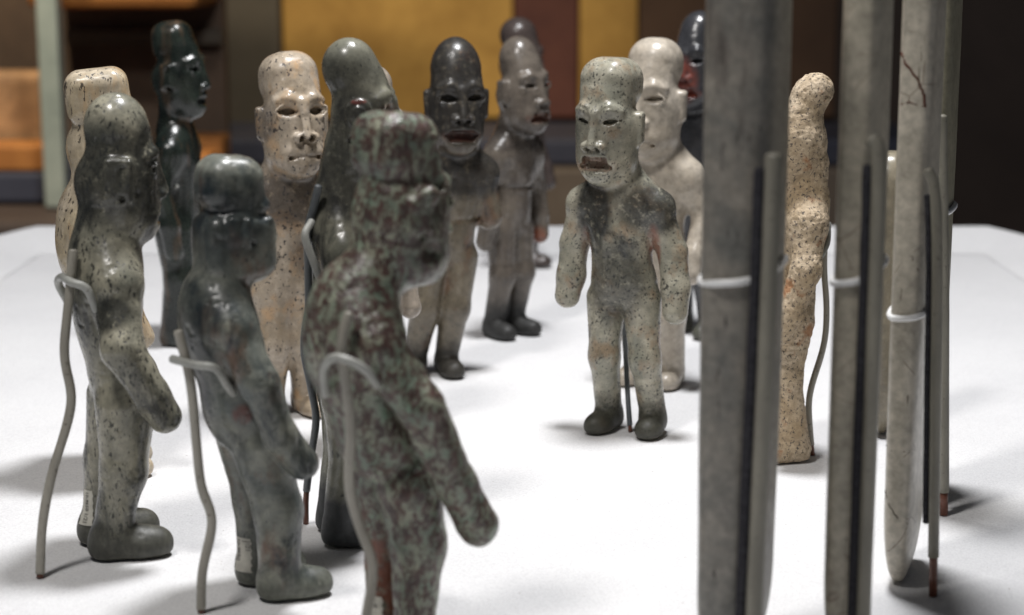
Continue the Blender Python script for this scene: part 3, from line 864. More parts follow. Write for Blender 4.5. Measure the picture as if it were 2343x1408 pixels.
# ------------------------------------------------------------------ the figurines (positions in mm on the plinth)
F = {}
F[1] = place_figure(dict(at=(-157.6, 718), phi=110, vox=0.75, pits=0.3, seed=1.3, head=(0, -6, 150.5), head_rot=(2, 0, 4), head_s=1.0, neck_r=11.8, neck_y=3, slope=12,
    d=1.02, arm_k=2, pelvis=(0, -3.0, 70), pelvis_r=(16.5, 11.0, 14), shoulder=(14.5, -0.5, 109), shoulder_r=9.6, offl=dict(chest=(0, -1.5)), arm_r=(8.8, 8.2, 6.8, 6.6),
    elbowR=(24.5, -1.0, 86), wristR=(24.5, -12, 67), handR=(23.5, -17.0, 58), elbowL=(22, -2, 86), wristL=(20, -14, 67), handL=(19, -18, 60),
    hipR=(8.2, -4.5, 60), kneeR=(9.6, -2.5, 34), ankleR=(10, 3.0, 11), hipL=(8.2, -3.5, 60), kneeL=(10.4, 1.0, 34), ankleL=(10.5, 4.5, 11),
    leg_r=(12.0, 8.8, 7.4), leg_k=2.5, foot=(13.8, 8.2, 8.8), hump=((0, 3.5, 102), (14, 9, 20)),
    h=dict(cran=(0, 0.5, 18), cran_r=(11.6, 12.0, 12.5), dome=True, ear='slab', ear_w=5.5, ear_len=8.5, w=0.93, cran_k=6, pinch=12, occ=((0, -0.5, -6), (12.0, 12.8, 22)), extra=[((-15.5, -5, -7), (2.5, 1.5, 1.5), 0.6, '-')]),
    marks=[('stain', (-23, 2, 99), (6, 8, 6), 0.9), ('stain', (-8, -4, 150), (18, 22, 15), 0.85), ('stain', (-8, -20, 155), (12, 10, 14), 1.0)]),
    M1, 'speckled grey green figurine seen from behind at left front, forearm reaching forward')
F[2] = place_figure(dict(at=(-90.4, 670), phi=118, vox=0.7, pits=0.35, seed=2.1, zs=0.93, head=(0, 11, 139), head_s=0.80, head_rot=(0, 0, 0), neck_r=8.6, neck_y=3, slope=10,
    offl=dict(chest=(0, 17), hip=(0, 7.5), head=(0, -1)), d=1.05, arm_k=1.8, shoulder=(13.5, 0, 103), shoulder_r=9.0, arm_r=(8.2, 7.0, 5.9, 6.1),
    elbowR=(23.0, -2, 84), wristR=(23, -4, 65), handR=(21.5, -13, 53), elbowL=(21.0, -2, 84), wristL=(21, -4, 65), handL=(20, -13, 53),
    chest_r=(17, 13, 17), waist_r=(15, 12.5, 20), hipR=(8.2, -2, 58), kneeR=(9.6, -4, 33), ankleR=(10.2, 0, 10), hipL=(8.2, -2, 58), kneeL=(9.6, -3, 33), ankleL=(10.2, 1, 10),
    leg_r=(10.8, 8.6, 7.6), leg_k=2.5, foot=(11.5, 7.2, 7.6),
    h=dict(cran=(0, 2.2, 17.5), cran_r=(13.8, 14.2, 12.5), cran_k=4, cran_round=0.78, cran_tilt=4, ear='slab', ear_len=7, ear_w=5, groove=(5.5, 16.0, 17.0, 0.8, 1.5, 6), w=0.98, block=((0, 0.5, -10), (14.5, 16.5, 14.5), 6.5), extra=[((-16.5, -3.5, -8), (3, 1.5, 1.5), 0.6, '-')]),
    marks=[('stain', (0, 16, 140), (16, 16, 14), 0.75), ('stain', (-10, 15, 112), (10, 12, 7), 0.6), ('stain', (-2, 30, 100), (12, 10, 22), 0.6), ('pigment', (-14, 14, 72), (4, 3, 3), 0.5)]),
    M2, 'small blue green figurine with broad cap shaped head and thick club hand')
F[3] = place_figure(dict(at=(-36.5, 615.8), phi=122, vox=0.75, seed=3.7, rough=0.40, pits=0.5, head=(0, 0, 152), head_rot=(2, 0, 6), neck_r=11.0, neck_y=4, slope=12,
    offl=dict(chest=(0, 18), hip=(0, 7), head=(0, 0)), d=1.1, arm_k=1.8, shoulder=(15.5, 0, 110), shoulder_r=9.4, arm_r=(8.6, 7.8, 6.8, 7.2),
    waist=(0, 1, 88), elbowR=(27, -4, 90), wristR=(26, -12, 62), handR=(24.5, -21, 46), elbowL=(24, -4, 90), wristL=(24, -11, 62), handL=(23, -20, 47),
    hipR=(9, -4, 58), hipL=(9, -4, 58), leg_k=2.5, hump=((0, 1, 104), (15, 14, 18)),
    h=dict(cran=(0, 3.0, 19.5), cran_r=(12.4, 12.6, 11.4), cran_tilt=3, cran_round=0.72, ear_len=6, ear='none', groove=(8.0, 13.8, 15.2, 1.0, 2.0, 8), block=((0, 0.5, -4.5), (12.6, 14.2, 18.5), 11), extra=[((-15, -3, -14), (3.5, 4, 3), 2.5, '-'), ((-15, 0, 5), (3.5, 4, 3), 2.5, '+')]),
    marks=[('stain', (-16, -8, 144), (10, 12, 16), 0.8), ('pigment', (8, 4, 20), (9, 14, 22), 1.0)]),
    M3, 'mottled green and maroon figurine with humped back standing nearest, cut off at the bottom edge')
F[4] = place_figure(dict(at=(-181.8, 832), phi=102, vox=0.9, seed=4.4, head=(0, -3, 152), offl=dict(chest=(0, 5), head=(0, 2)), hump=((0, 6, 106), (14, 10, 20)), d=1.1,
    elbowR=(24, 2, 92), wristR=(24, -8, 78), handR=(23, -14, 66), h=dict(cran=(0, 2, 18.5), cran_r=(13.4, 14, 12), cran_round=0.6, occ=((0, 3, -6), (12.5, 11, 18)))),
    M4, 'cream figurine with black flecks standing behind the left front grey green one')
F[5] = place_figure(dict(at=(-199.3, 1112), phi=82, vox=0.95, seed=5.2, zs=1.04, head=(0, -3, 162), head_rot=(0, 0, 0), head_s=0.98, offl=dict(chest=(0, -2)),
    elbowR=(23, 4, 95), wristR=(23, -2, 74), handR=(22, -4, 58), h=dict(cran=(0, 3, 18.5), cran_r=(11.4, 12.0, 12), mouth='wide'), neck_r=8.5),
    M5, 'tall very dark green figurine in profile at left, facing right')
F[6] = place_figure(dict(at=(-114, 935), phi=24, vox=0.7, seed=6.6, head=(2, -3, 151.5), head_rot=(-4, 0, 3), head_s=1.08, w=0.92, off=dict(head=(2, 0), chest=(1, 0)), shoulder=(17, 1, 111),
    elbowL=(20, 6, 90), wristL=(18, 2, 74), handL=(17, 0, 66), elbowR=(20, 6, 90), wristR=(18, 2, 74), handR=(17, 0, 66), neck_r=10.5,
    h=dict(mouth='closed', nose_broken=True, eye_open=2.0, eye_slant=3, nose_w=1.15, eye_w=5.0, eye_z=3.0, lid=0.6, nose_y=-19.6, pinch=12.0, cran_k=4, cran_round=0.88, cran=(0, 3, 17.8), cran_r=(13.0, 13.6, 12.4), ear='slab', w=1.02, jaw=0.95),
    marks=[('stain', (0, -6, 112), (22, 14, 12), 0.75), ('stain', (10, 0, 84), (12, 16, 10), 0.6), ('stain', (-14, -8, 150), (6, 10, 8), 0.6)]),
    M6, 'cream tan figurine with broken nose and drilled nostrils, face turned to the viewer')
F[7] = place_figure(dict(at=(-68.1, 733), phi=102, vox=0.75, seed=7.5, zs=1.09, head=(0, -8, 171), head_rot=(-2, 0, -14), head_s=0.97, offl=dict(chest=(0, -2), head=(0, 0)),
    elbowR=(22, 3, 98), wristR=(21, -6, 78), handR=(20, -10, 66), shoulder=(14.5, 1, 119), shoulder_r=9.2, neck_r=10.5, neck_y=3, slope=15,
    h=dict(cran=(0, 2.2, 19.0), cran_r=(11.0, 11.2, 12), dome=True, ear='curl', ear_w=4.8, eye_red=0.2, pinch=10.4, ear_y=-4.5, skull=(-2.5, 12.0), eye_open=2.0, brow_cut=0),
    marks=[('stain', (0, -4, 186), (11, 12, 9), 0.55), ('stain', (-12, -4, 164), (8, 14, 16), 0.8), ('stain', (-6, 2, 146), (18, 18, 12), 0.8), ('stain', (-20, 2, 108), (8, 14, 10), 0.6)]),
    M7, 'tall olive grey figurine with red pigment in its curled ear, behind the mottled one')
F[8] = place_figure(dict(at=(-69, 884), phi=60, vox=1.0, seed=8.5, head=(0, -2, 150)),
    M8, 'beige grey figurine almost hidden behind the olive grey one with the red ear')
F[9] = place_figure(dict(at=(-45, 1025), phi=12, vox=0.7, seed=9.1, head=(0, -4, 153), head_s=1.06, head_rot=(0, 0, 2), off=dict(head=(14, 0), chest=(15, 0), hip=(9, 0)), neck_r=10.5,
    armL='stump', elbowL=(21.0, 0, 88), armR='stump', elbowR=(21.0, 0, 92), arm_r=(8.0, 7.2, 6, 5.6), belt=(88, 1), w=0.88, d=0.92, leg_r=(10.0, 8.0, 6.6), leg_k=2.2, shoulder=(17.5, 1, 113), slope=8,
    h=dict(mouth='wide', mouth_s=1.25, nose_w=1.15, mouth_red=0.25, eye_open=1.8, eye_w=5.5, cran=(0, 2.0, 18.0), cran_r=(11.2, 12, 14), dome=True, cran_k=10, ear='slab', ear_w=4.6, w=0.98, pinch=13.0, jaw=0.88),
    marks=[('stain', (13, -6, 158), (26, 26, 30), 0.88), ('stain', (14, -8, 114), (26, 16, 12), 0.85), ('pigment', (12, -18, 145), (4, 4, 3), 0.25)]),
    M9, 'figurine with glossy blue black head, wide open mouth and broken off forearms')
F[10] = place_figure(dict(at=(-3, 1133), phi=44, vox=0.85, seed=10.3, head=(0, -3, 151), head_rot=(-2, 0, 4), off=dict(head=(7, 0), chest=(5, 0), hip=(2, 0)), belt=(92, 1), w=0.86, d=0.9, leg_r=(9.6, 7.6, 6.2), leg_k=2.2, 
    elbowL=(23, 4, 90), wristL=(24, 0, 72), handL=(23.5, -2, 60), handR=(23, -2, 60), h=dict(mouth='open', mouth_s=1.15, nose_w=1.1, mouth_red=0.5, cran=(0, 2.5, 18.0), cran_r=(11.2, 11.8, 13), dome=True, cran_k=5, eye_open=1.3),
    marks=[('pigment', (22, 0, 58), (5, 9, 7), 0.8), ('stain', (4, -4, 122), (22, 16, 8), 0.9)]),
    M10, 'grey brown figurine looking right, standing left of the gap in the middle')
F[11] = place_figure(dict(at=(8, 1371), phi=60, vox=1.2, seed=11.3, head=(0, -3, 153), off=dict(head=(-4, 0)), h=dict(cran=(0, 2.5, 18.0), cran_r=(13.5, 13.5, 13), dome=True)),
    M11, 'dark brown figurine hidden behind the grey brown one, its round crown showing above')
F[12] = place_figure(dict(at=(57.5, 902), phi=-22, vox=0.64, seed=12.8, head=(0, -3, 152), head_rot=(3, 0, -8), head_s=1.04, w=1.0, off=dict(head=(-10, 0), chest=(-5.5, 0), hip=(-3, 0)), neck_r=10.5,
    shoulder=(19.5, 1, 112), shoulder_r=8.2, slope=9, elbowL=(25, 3, 90), wristL=(26.5, 0, 73), handL=(27, -2, 62), elbowR=(25, 2, 92), wristR=(27, -0.5, 76), handR=(28.5, -2, 66), arm_r=(8.0, 7.2, 6.8, 6.2), arm_k=3.0,
    leg_r=(9.8, 7.3, 6.6), leg_k=1.8, hipL=(9.0, 0.5, 66), hipR=(9.0, 0.5, 66), kneeL=(10.8, -3, 37), kneeR=(10.2, -3, 37), ankleL=(11.8, 2.5, 10), ankleR=(11.2, 2.5, 10), foot=(11.5, 6.8, 7.2),
    h=dict(mouth='open', mouth_s=1.3, mouth_z=0.4, nose_w=1.2, eye_w=5.3, eye_x=7.1, mouth_red=0.5, eye_open=1.5, eye_slant=9, cran=(0, 3.4, 18.2), cran_round=0.86, cran_r=(13.2, 13.8, 11.8), cran_k=3.5, pinch=11.8, eye_z=2.4, ear='slab', ear_hole=-4, brow_cut=0.55, lid=0, jaw=1.05),
    marks=[('pigment', (14, -2, 94), (3, 9, 10), 0.75), ('pigment', (-20, -2, 92), (3, 9, 9), 0.4), ('pigment', (-24, 0, 70), (3, 5, 6), 0.45), ('stain', (-12, -18, 148), (14, 8, 12), 0.35), ('stain', (-14, -8, 110), (9, 10, 16), 1.0),
           ('stain', (14, -6, 112), (16, 14, 10), 0.9), ('stain', (-4, -10, 76), (12, 8, 18), 0.75), ('stain', (-14, -8, 96), (5, 8, 8), 0.9), ('stain', (0, -8, 116), (9, 8, 6), 0.6)]),
    M12, 'pale grey green figurine with black dots and snarling red mouth, standing alone in the middle')
F[13] = place_figure(dict(at=(77, 1003), phi=-26, vox=0.8, seed=13.5, rough=0.1, zs=1.02, head=(0, -3, 154), head_s=1.10, head_rot=(2, 0, -4), off=dict(head=(-1, 0), chest=(3, 0)),
    h=dict(mouth='closed', eye_open=1.5, eye_slant=4, cran=(0, 3.5, 18), cran_round=0.9, cran_r=(12.6, 13.4, 12.4), cran_k=3.5, pinch=11.8, ear='none', mouth_down=2.2, eye_z=2.6)),
    M13, 'smooth ivory figurine with downturned mouth behind the dotted grey green one')
F[14] = place_figure(dict(at=(112, 1135), phi=-35, vox=1.0, seed=14.5, zs=1.06, head=(0, -4, 166), head_s=1.0, off=dict(head=(1, 0)),
    h=dict(mouth='open', mouth_red=1.0, cran=(0, 3, 18), cran_r=(12, 13, 13), dome=True), marks=[('pigment', (-3, -20, 156), (10, 8, 12), 0.7)]),
    M14, 'black figurine with red pigment on its face, mostly hidden behind the thickest celt')
F[15] = place_figure(dict(at=(126.5, 856), phi=-86, vox=0.75, seed=15.5, rough=0.32, rough_scale=0.55, pits=0.7, head=(0, 0, 151), head_s=0.80, head_rot=(-4, 0, 0), off=dict(head=(6, 0), chest=(6, 0), hip=(2, 0)), w=0.8, d=0.84,
    kneeL=(8.5, -2, 40), kneeR=(8.5, -2, 40), ankleL=(9, 4, 10), ankleR=(9, 4, 10), leg_r=(10, 7.6, 7.2), pelvis_r=(13, 10.0, 14), elbowL=(20, 1, 92), elbowR=(20, 1, 92),
    h=dict(plainface=True, ears=False, cran=(0, 5.0, 26.0), cran_r=(9.8, 10.4, 9.6), dome=True, cran_k=5, fore=(0, -3, 10), pinch=11.2, skull=(0.5, 14)), neck_r=8.4),
    M15, 'rough tan granite figurine with worn featureless head beside the thickest celt')
# ------------------------------------------------------------------ the celts
C1M = stone('dark_grey_celt_stone', (0.175, 0.172, 0.155), (0.32, 0.292, 0.248), (0.062, 0.050, 0.044), 0.40, 0.5, 0.15, 0.46, seed=21, rough=0.34, bump=0.2)
C2M = stone('grey_green_celt_stone', (0.44, 0.405, 0.32), (0.57, 0.515, 0.41), (0.16, 0.13, 0.10), 0.3, 0.5, 0.12, 0.42, seed=22, rough=0.33, vein=0.7)
C3M = stone('pale_grey_celt_stone', (0.50, 0.46, 0.38), (0.63, 0.58, 0.485), (0.18, 0.145, 0.105), 0.35, 0.5, 0.12, 0.40, seed=23, rough=0.30, vein=0.9)
C4M = stone('olive_celt_stone', (0.24, 0.222, 0.155), (0.34, 0.312, 0.225), (0.085, 0.07, 0.048), 0.25, 0.5, 0.12, 0.36, seed=24, rough=0.33)
C5M = stone('tan_celt_stone', (0.27, 0.235, 0.17), (0.34, 0.30, 0.22), (0.08, 0.06, 0.04), 0.2, 0.5, 0.4, 0.2, seed=25)

def sup(a, w, t, n):
    c, s = math.cos(a), math.sin(a)
    return (w * math.copysign(abs(c) ** (2 / n), c), t * math.copysign(abs(s) ** (2 / n), s))

class Celt:
    def __init__(self, near, alpha, H, W, T, mat, label, taper_w=0.72, taper_t=0.85, seed=0, nexp=4.2, lean=(0, 0)):
        """near = ground point (mm) below the edge nearest the viewer; the broad faces run away along alpha (deg from +y to +x)"""
        self.H, self.W, self.T, self.n = H, W, T, nexp
        self.tw, self.tt = taper_w, taper_t
        self.al = R(alpha); self.seed = seed; self.lean = lean
        d = np.array([math.sin(self.al), math.cos(self.al)])
        self.c = np.array(near, float) + d * W / 2
        ns, nz = 56, 90
        vs, fs = [], []
        for j in range(nz + 1):
            q = j / nz
            z = H * (0.5 - 0.5 * math.cos(math.pi * q))
            w, t = self.size(z)
            for k in range(ns):
                a = 2 * math.pi * k / ns
                px, py = sup(a, w, t, self.n)
                jit = 1 + 0.012 * mnoise.noise(Vector((px * 0.08 + seed, py * 0.08, z * 0.03)))
                vs.append(self.to_world(px * jit, py * jit, z) * 0.001)
        for j in range(nz):
            for k in range(ns):
                k2 = (k + 1) % ns
                fs.append((j * ns + k, j * ns + k2, (j + 1) * ns + k2, (j + 1) * ns + k))
        fs.append(tuple(range(ns))[::-1]); fs.append(tuple(nz * ns + k for k in range(ns)))
        L = np.array([self.c[0], self.c[1], 0]) * 0.001
        self.o = link_mesh('celt', [v - L for v in vs], fs, mat)
        self.o.location = L
        self.o.location.z = 0.0004
        tag(self.o, label, 'celt', 'upright stone celts')
    def size(self, z):
        H = self.H; u = z / H
        w = self.W / 2 * (1 - (1 - self.tw) * max(0, (u - 0.25) / 0.75) ** 1.2)
        t = self.T / 2 * (1 - (1 - self.tt) * (1 - u) ** 1.5)
        eb = 30.0; et = 16.0
        if z < eb:
            s = max(0.0, 1 - (1 - z / eb) ** 2.2)
            w *= 0.45 + 0.55 * s ** 0.5
            t *= 0.30 + 0.70 * s ** 0.6
        if z > H - et:
            s = max(0.0, 1 - (1 - (H - z) / et) ** 2)
            w *= 0.25 + 0.75 * s ** 0.5; t *= 0.35 + 0.65 * s ** 0.5
        return max(w, 0.4), max(t, 0.4)
    def to_world(self, px, py, z):
        s, c = math.sin(self.al), math.cos(self.al)
        return np.array([self.c[0] + px * s + py * c + self.lean[0] * z / self.H, self.c[1] + px * c - py * s + self.lean[1] * z / self.H, z])
    def sdf(self, q):
        s, c = math.sin(self.al), math.cos(self.al)
        dx = q[:, 0] - self.c[0] - self.lean[0] * q[:, 2] / self.H; dy = q[:, 1] - self.c[1] - self.lean[1] * q[:, 2] / self.H
        px = dx * s + dy * c; py = dx * c - dy * s
        wt = np.array([self.size(min(max(z, 0), self.H)) for z in q[:, 2]])
        k = (np.abs(px / wt[:, 0]) ** self.n + np.abs(py / wt[:, 1]) ** self.n) ** (1 / self.n)
        return (k - 1) * np.minimum(wt[:, 0], wt[:, 1])
    def ring(self, z, a0, a1, off=1.4, n=40, tilt=0.0):
        w, t = self.size(z)
        pts = []
        for k in range(n + 1):
            a = R(a0 + (a1 - a0) * k / n)
            px, py = sup(a, w + off, t + off, 2.6)
            pts.append(self.to_world(px, py, z + tilt * math.sin(a)))
        return pts

PLASTIC = NT('milky_plastic_wire')
PLASTIC.b.inputs['Base Color'].default_value = (0.9, 0.9, 0.89, 1)
PLASTIC.b.inputs['Roughness'].default_value = 0.3
PLASTIC.b.inputs['Transmission Weight'].default_value = 0.1
PLASTIC.l(PLASTIC.bump(PLASTIC.noise(PLASTIC.coord((1000, 1000, 1000)), 0.5, 3), 0.2, 0.0003), PLASTIC.b.inputs['Normal'])
PLASTIC = PLASTIC.m

def sleeve_mat(name, a, b):
    m = NT(name)
    co = m.coord((1000, 1000, 1000))
    st = m.coord((1000, 1000, 250))
    c = m.ramp(m.noise(st, 0.12, 5, 0.65), (0.3, a), (0.7, b))
    c = m.mix(m.ramp(m.noise(co, 0.5, 4), (0.62, 0.0), (0.7, 0.55)), c, (0.05, 0.035, 0.025))
    m.l(c, m.b.inputs['Base Color']); m.b.inputs['Roughness'].default_value = 0.42
    m.l(m.bump(m.noise(co, 0.35, 4), 0.25, 0.0004), m.b.inputs['Normal'])
    return m.m
SLEEVE = sleeve_mat('grey_shrink_tube', (0.23, 0.215, 0.18), (0.36, 0.34, 0.29))
SLEEVE_BLUE = sleeve_mat('blue_grey_shrink_tube', (0.075, 0.085, 0.095), (0.13, 0.14, 0.145))
CLIPM = sleeve_mat('pale_grey_clip_tube', (0.26, 0.265, 0.24), (0.40, 0.40, 0.37))
CELTROD = sleeve_mat('olive_grey_rod_tube', (0.15, 0.142, 0.115), (0.25, 0.235, 0.19))
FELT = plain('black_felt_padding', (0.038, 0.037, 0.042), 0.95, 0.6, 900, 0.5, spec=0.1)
COREM = sleeve_mat('rusty_brown_wire', (0.085, 0.028, 0.016), (0.16, 0.06, 0.035))

def clear_of(pts, objs, r, again=True):
    """push a rod's points out of the stone it leans on"""
    out = [np.array(p, float) for p in pts]
    for o in objs:
        if isinstance(o, Celt):
            f = o.sdf
        else:
            s, at, ph = SC[o.name]
            c_, s_ = math.cos(ph), math.sin(ph)
            Rm = np.array([[c_, -s_, 0], [s_, c_, 0], [0, 0, 1]])
            f = lambda q, s=s, at=at, Rm=Rm: s.eval((q - at) @ Rm)
        A = np.array(out)
        for _ in range(4):
            d = f(A)
            G = np.stack([f(A + np.eye(3)[i] * 0.4) - f(A - np.eye(3)[i] * 0.4) for i in range(3)], 1)
            G /= np.linalg.norm(G, axis=1)[:, None] + 1e-6
            G[:, 2] = 0
            push = np.clip(r + 0.1 - d, 0, None)
            A = A + G * push[:, None]
        out = [q for q in A]
    for _ in range(2):
        for i in range(1, len(out) - 1):
            out[i] = out[i] * 0.6 + 0.2 * (out[i - 1] + out[i + 1])
    if again: out = clear_of(out, objs, r * 0.8, False)
    return out

def stand(label, pts, r, clip=None, clip_r=1.7, lean_on=(), core=9.0, sleeve=None, clip_mat=None, collar=False):
    base = pts[0]
    e = empty('support_rod', (base[0] * 0.001, base[1] * 0.001, 0))
    tag(e, label, 'support rod', 'bent rods propping up the stones')
    P = catmull(pts, 8)
    P0 = [q.copy() for q in P]
    P = clear_of(P, lean_on, r) if lean_on else P
    P[0] = np.array([base[0], base[1], 0.0])
    L = np.array([base[0], base[1], 0.0])
    up = [p for p in P if p[2] >= core]
    lowp = np.array([p for p in P if p[2] < core][-1])
    f0 = (core - lowp[2]) / max(1e-6, up[0][2] - lowp[2])
    cut = lowp + (up[0] - lowp) * f0
    if np.linalg.norm(up[0] - cut) > 0.4: up = [cut] + up
    tube('sleeve', [p - L for p in up], r, sleeve or SLEEVE, e, curve=False, wob=0.06, dome=(False, True))
    low = [p for p in P if p[2] < core] + [cut + (up[1] - cut) * 0.3]
    tube('core', [p - L for p in low], r * 0.78, COREM, e, curve=False, dome=(False, False))
    if clip is not None:
        Q = catmull(clip, 8)
        if lean_on:
            zz = np.array([p[2] for p in P0]); o_ = np.argsort(zz)
            dl = np.array([b - a for a, b in zip(P0, P)])
            zc = np.mean([q[2] for q in clip])
            sh = np.array([np.interp(zc, zz[o_], dl[o_, i]) for i in range(3)])
            Q = [q + sh for q in Q]
        tube('clip', [p - L for p in Q], clip_r, clip_mat or CLIPM, e, curve=False, wob=0.05)
    return e

c1 = Celt((66.5, 572), 17.5, 262, 56, 23.5, C1M, 'thickest dark grey celt, nearest, cut off at top and bottom', taper_t=0.78, seed=1)
c2 = Celt((107.5, 592), 18.5, 262, 52, 13.0, C2M, 'slim grey green celt second from the left, reaching past the bottom edge', taper_t=0.9, seed=2)
c3 = Celt((142.0, 667), 19.0, 236, 46, 13.0, C3M, 'pale grey celt with rust red crack near its top and rounded foot in view', taper_t=0.86, taper_w=0.9, seed=3)
c4 = Celt((170.0, 768), 19.5, 252, 50, 16.0, C4M, 'olive celt at far right, behind the pale grey celt', taper_t=0.88, seed=4)
c5 = Celt((179.5, 886), 12.0, 138, 40, 12.0, C5M, 'tan celt mostly hidden between the slim grey green celt and the pale grey celt', seed=5)

def celt_rod(label, pts, r, celt, rz, a0, a1, core=10, tilt=1.0, ring_r=1.2, wire=PLASTIC, pad_r=1.6, pad_z=12.0, pad_top=3.0):
    e = stand(label, pts, r, None, lean_on=(celt,), core=core, sleeve=CELTROD)
    L = np.array([e.location.x, e.location.y, 0]) * 1000
    tube('ring_clip', [p - L for p in celt.ring(rz, a0, a1, ring_r * 0.9, tilt=tilt)], ring_r, wire, e, curve=False)
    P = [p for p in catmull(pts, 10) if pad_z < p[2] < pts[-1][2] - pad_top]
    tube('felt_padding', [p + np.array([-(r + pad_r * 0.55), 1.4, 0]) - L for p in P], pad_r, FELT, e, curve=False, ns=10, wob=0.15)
    return e
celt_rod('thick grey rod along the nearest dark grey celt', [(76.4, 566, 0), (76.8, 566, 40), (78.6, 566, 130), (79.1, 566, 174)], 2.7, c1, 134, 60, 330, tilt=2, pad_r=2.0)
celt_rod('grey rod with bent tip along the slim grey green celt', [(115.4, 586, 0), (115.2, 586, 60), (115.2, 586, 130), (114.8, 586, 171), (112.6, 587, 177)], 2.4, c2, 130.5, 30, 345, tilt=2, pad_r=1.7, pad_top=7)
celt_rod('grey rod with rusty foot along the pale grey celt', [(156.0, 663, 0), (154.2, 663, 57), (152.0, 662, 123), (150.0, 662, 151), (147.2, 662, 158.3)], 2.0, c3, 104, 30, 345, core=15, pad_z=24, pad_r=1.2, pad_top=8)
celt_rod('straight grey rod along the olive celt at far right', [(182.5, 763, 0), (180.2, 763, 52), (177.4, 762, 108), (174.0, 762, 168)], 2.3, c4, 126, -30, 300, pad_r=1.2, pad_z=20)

# cracks that can be picked out on the pale grey celt
RUST = plain('rust_red_crack', (0.085, 0.022, 0.010), 0.8, 0.4, 700)
DARKCRACK = plain('dark_hairline_crack', (0.035, 0.022, 0.014), 0.8, 0.3, 700)
def crack(celt, pts, r, mat):
    P = []
    for (f, z) in pts:
        w, t = celt.size(z)
        a = math.pi - f * 0.75
        px, py = sup(a, w, t, celt.n)
        P.append(celt.to_world(px, py, z))
    c = []
    for a_, b_ in zip(P[:-1], P[1:]):
        for k in range(6):
            q = a_ + (b_ - a_) * k / 6
            c.append(q + np.array([random.uniform(-.25, .25), 0, random.uniform(-.25, .25)]))
    c.append(P[-1])
    L = np.array([celt.c[0], celt.c[1], 0.0])
    tube('crack', [q - L for q in c], r, mat, celt.o, curve=False, ns=6, wob=0.8)
crack(c3, [(-0.9, 199), (-0.35, 195), (0.05, 189), (0.35, 184), (0.5, 180)], 0.42, RUST)
crack(c3, [(-0.6, 180.5), (-0.1, 181.5), (0.5, 180)], 0.22, RUST)
crack(c3, [(-0.95, 55), (-0.3, 53.5), (0.2, 54), (0.8, 53)], 0.22, DARKCRACK)
crack(c3, [(-0.9, 38), (-0.3, 33), (0.0, 29), (0.7, 26)], 0.22, DARKCRACK)
crack(c3, [(-0.95, 131), (-0.4, 129), (0.1, 126), (0.6, 121)], 0.18, DARKCRACK)
crack(c2, [(-0.8, 78), (-0.2, 76), (0.1, 77), (0.5, 74)], 0.16, DARKCRACK)
crack(c2, [(-0.9, 44), (-0.4, 42), (0.2, 45), (0.6, 42)], 0.16, DARKCRACK)

# ------------------------------------------------------------------ rods behind the figurines
stand('bent grey rod behind the left front grey green figurine', [(-179.8, 683.1, 0.0), (-178.8, 686, 19.5), (-175.0, 689, 38.8), (-168.9, 692, 58.1), (-167.3, 694, 69.4), (-169.8, 696, 84.0), (-168.0, 698, 101.9), (-166.0, 702.0, 122.8)], 1.8,
      [(-172.5, 722, 97.0), (-174.8, 713, 108.0), (-171.4, 705, 112.4), (-166.2, 697, 111.8), (-160.2, 696, 109.4), (-157.5, 699, 100.7)], 1.6, (F[1],), core=1.5)
stand('bent grey rod behind the small blue green figurine', [(-112.3, 645.1, 0.0), (-111.3, 645, 16.0), (-107.3, 646, 34.0), (-110.7, 645, 47.2), (-111.9, 645, 62.8), (-113.3, 645, 86.1), (-117.0, 645.0, 103.5)], 1.75,
      [(-119.6, 646, 93.8), (-111.2, 641, 92.9), (-103.6, 640, 91.8), (-100.6, 646, 84.6), (-98.5, 653, 78.3)], 1.5, (F[2],), core=1.5)
stand('bent grey rod behind the mottled foreground figurine', [(-50.4, 597, 0.0), (-48.8, 596, 16.1), (-45.9, 593, 35.2), (-50.4, 591, 50.9), (-53.0, 588, 66.4), (-51.6, 584, 86.1), (-53.9, 582, 111.5), (-51.6, 584.0, 122.0)], 1.7,
      [(-60.5, 592, 94), (-60, 585, 104), (-56.5, 579.5, 109), (-51, 577.0, 108.5), (-46.0, 578.5, 105), (-43.0, 584, 99)], 1.4, (F[3],), core=1.5)
stand('dark rod with rusty foot behind the tall olive grey figurine', [(-85.8, 751.0, 0.0), (-84.8, 747.9, 16.6), (-79.4, 742.1, 46.9), (-77.5, 739.1, 62.3), (-80.2, 734.6, 84.9), (-80.2, 730.1, 106.9), (-78.5, 723.6, 128.5), (-74.5, 719.0, 145.3)], 1.55,
      [(-76.4, 716, 132.3), (-78.6, 712, 127.2), (-75.9, 713, 117.7), (-73.4, 716, 108.7)], 1.5, (F[7],), core=15, sleeve=SLEEVE_BLUE)
stand('thin brown grey rod behind the cream tan figurine', [(-109.7, 951.8, 0.0), (-108.8, 951.2, 7.2), (-107.5, 952, 19.1), (-103.7, 953, 34.4), (-107.1, 953.0, 46.1), (-112, 953, 62)], 1.5, None, core=5)
stand('thin rod behind the dark green figurine at left', [(-213.4, 1125.9, 0.0), (-212.0, 1125.1, 19.8), (-210.3, 1124.4, 36.1), (-208.5, 1123.8, 52.4), (-207.2, 1122.7, 79.3), (-206.2, 1122.0, 95.2)], 1.4,
      [(-207, 1120, 92), (-203, 1102, 92), (-195, 1094, 97)], 1.2, (F[5],), core=4, sleeve=SLEEVE_BLUE)
stand('thin rod between the legs of the dotted grey green figurine', [(58.5, 900, 0.0), (57.8, 903, 9.7), (57.1, 910, 24.0), (56.3, 918, 44.6), (54.9, 926, 73.8)], 1.3, None, lean_on=(F[12],), core=3, sleeve=SLEEVE_BLUE)
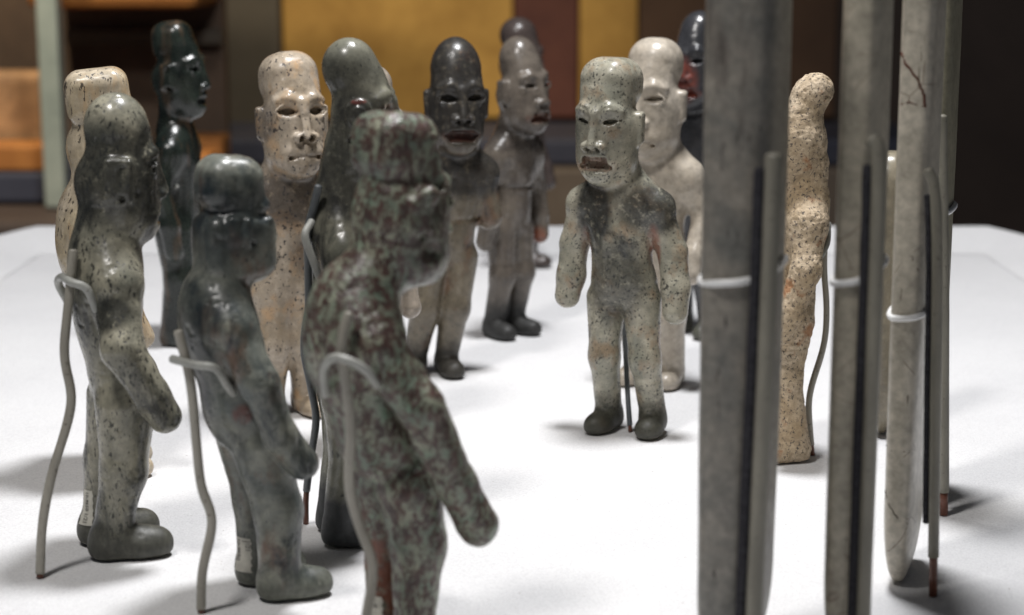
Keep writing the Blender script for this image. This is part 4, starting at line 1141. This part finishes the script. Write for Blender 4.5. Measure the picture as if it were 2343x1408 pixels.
stand('bent rod with rust brown foot behind the granite figurine', [(141.8, 856.8, 0.0), (140.2, 857.6, 13.0), (139.8, 858.5, 29.7), (146.0, 859.9, 52.5), (146.8, 861.0, 71.0), (145.1, 862.2, 91.5), (146.0, 864.0, 120.9)], 1.5,
      [(146.4, 861, 109.6), (144.4, 851, 101.7), (139.0, 845, 93.8)], 1.3, (F[15],), core=5)

# ------------------------------------------------------------------ paper inventory labels stuck on the legs
PAPER = plain('old_label_paper', (0.55, 0.53, 0.46), 0.7, 0.15, 300, 0.1)
INK = plain('black_label_ink', (0.012, 0.011, 0.012), 0.6, 0.2, 200)

def leg_label(fig, axis, ang, z0, z1, half, lines):
    """a strip of paper wrapped on a leg: axis=(x,y) of the leg, ang = facing direction in degrees, lettering runs downwards"""
    s = SC[fig.name][0]
    cx_, cy_ = axis
    rmax = 10.5
    def surf(a, z, off):
        d = np.array([math.cos(a), math.sin(a), 0.0])
        r = rmax
        for _ in range(40):
            q = np.array([[cx_ + d[0] * r, cy_ + d[1] * r, z]])
            v = float(s.eval(q)[0])
            r -= v * 0.8
            if abs(v) < 0.02 or r < 1: break
        r += off
        return np.array([cx_ + d[0] * r, cy_ + d[1] * r, z]) * 0.001
    nu, nv = 8, 14
    vs, fs = [], []
    for j in range(nv + 1):
        for i in range(nu + 1):
            w = 1 - 0.16 * abs(math.sin(j * 2.1)) * (abs(i - nu / 2) / (nu / 2))
            a = R(ang) + half * w * (2 * i / nu - 1)
            vs.append(surf(a, z0 + (z1 - z0) * j / nv, 0.28))
    for j in range(nv):
        for i in range(nu):
            q = j * (nu + 1) + i
            fs.append((q, q + 1, q + nu + 2, q + nu + 1))
    o = link_mesh('paper_label', vs, fs, PAPER, fig)
    for k, (txt, col) in enumerate(lines):
        cu = bpy.data.curves.new('lettering', 'FONT')
        cu.body = txt; cu.size = 1.0; cu.resolution_u = 2
        tmp = bpy.data.objects.new('lettering', cu); COL.objects.link(tmp)
        dg = bpy.context.evaluated_depsgraph_get()
        me = bpy.data.meshes.new_from_object(tmp.evaluated_get(dg))
        bpy.data.objects.remove(tmp); bpy.data.curves.remove(cu)
        bm = bmesh.new(); bm.from_mesh(me)
        bmesh.ops.triangulate(bm, faces=bm.faces[:])
        xs = [v.co.x for v in bm.verts]; x0, x1 = min(xs), max(xs)
        fac = min((z1 - z0) * 0.84 / (x1 - x0), 2.6)
        rr = 7.5
        for v in bm.verts:
            z = z1 - (z1 - z0) * 0.08 - (v.co.x - x0) * fac
            a = R(ang) + col * half + (v.co.y - 0.35) * min(fac, 2.6) / rr
            v.co = Vector(surf(a, z, 0.45))
        bm.to_mesh(me); bm.free()
        me.materials.clear(); me.materials.append(INK)
        l = bpy.data.objects.new('lettering', me); COL.objects.link(l); l.parent = o
    return o
leg_label(F[1], (10.5, 4.5), 128, 9, 23, 0.42, [('10-9650 1/21', 0.0)])
leg_label(F[2], (10.2, 1.0), 118, 6, 19, 0.5, [('10-9650', -0.5), ('I', 0.25), ('1/21', 0.6)])
leg_label(F[3], (10.2, 2.5), 118, 4, 16, 0.5, [('10-96', -0.4), ('- w -', 0.3)])
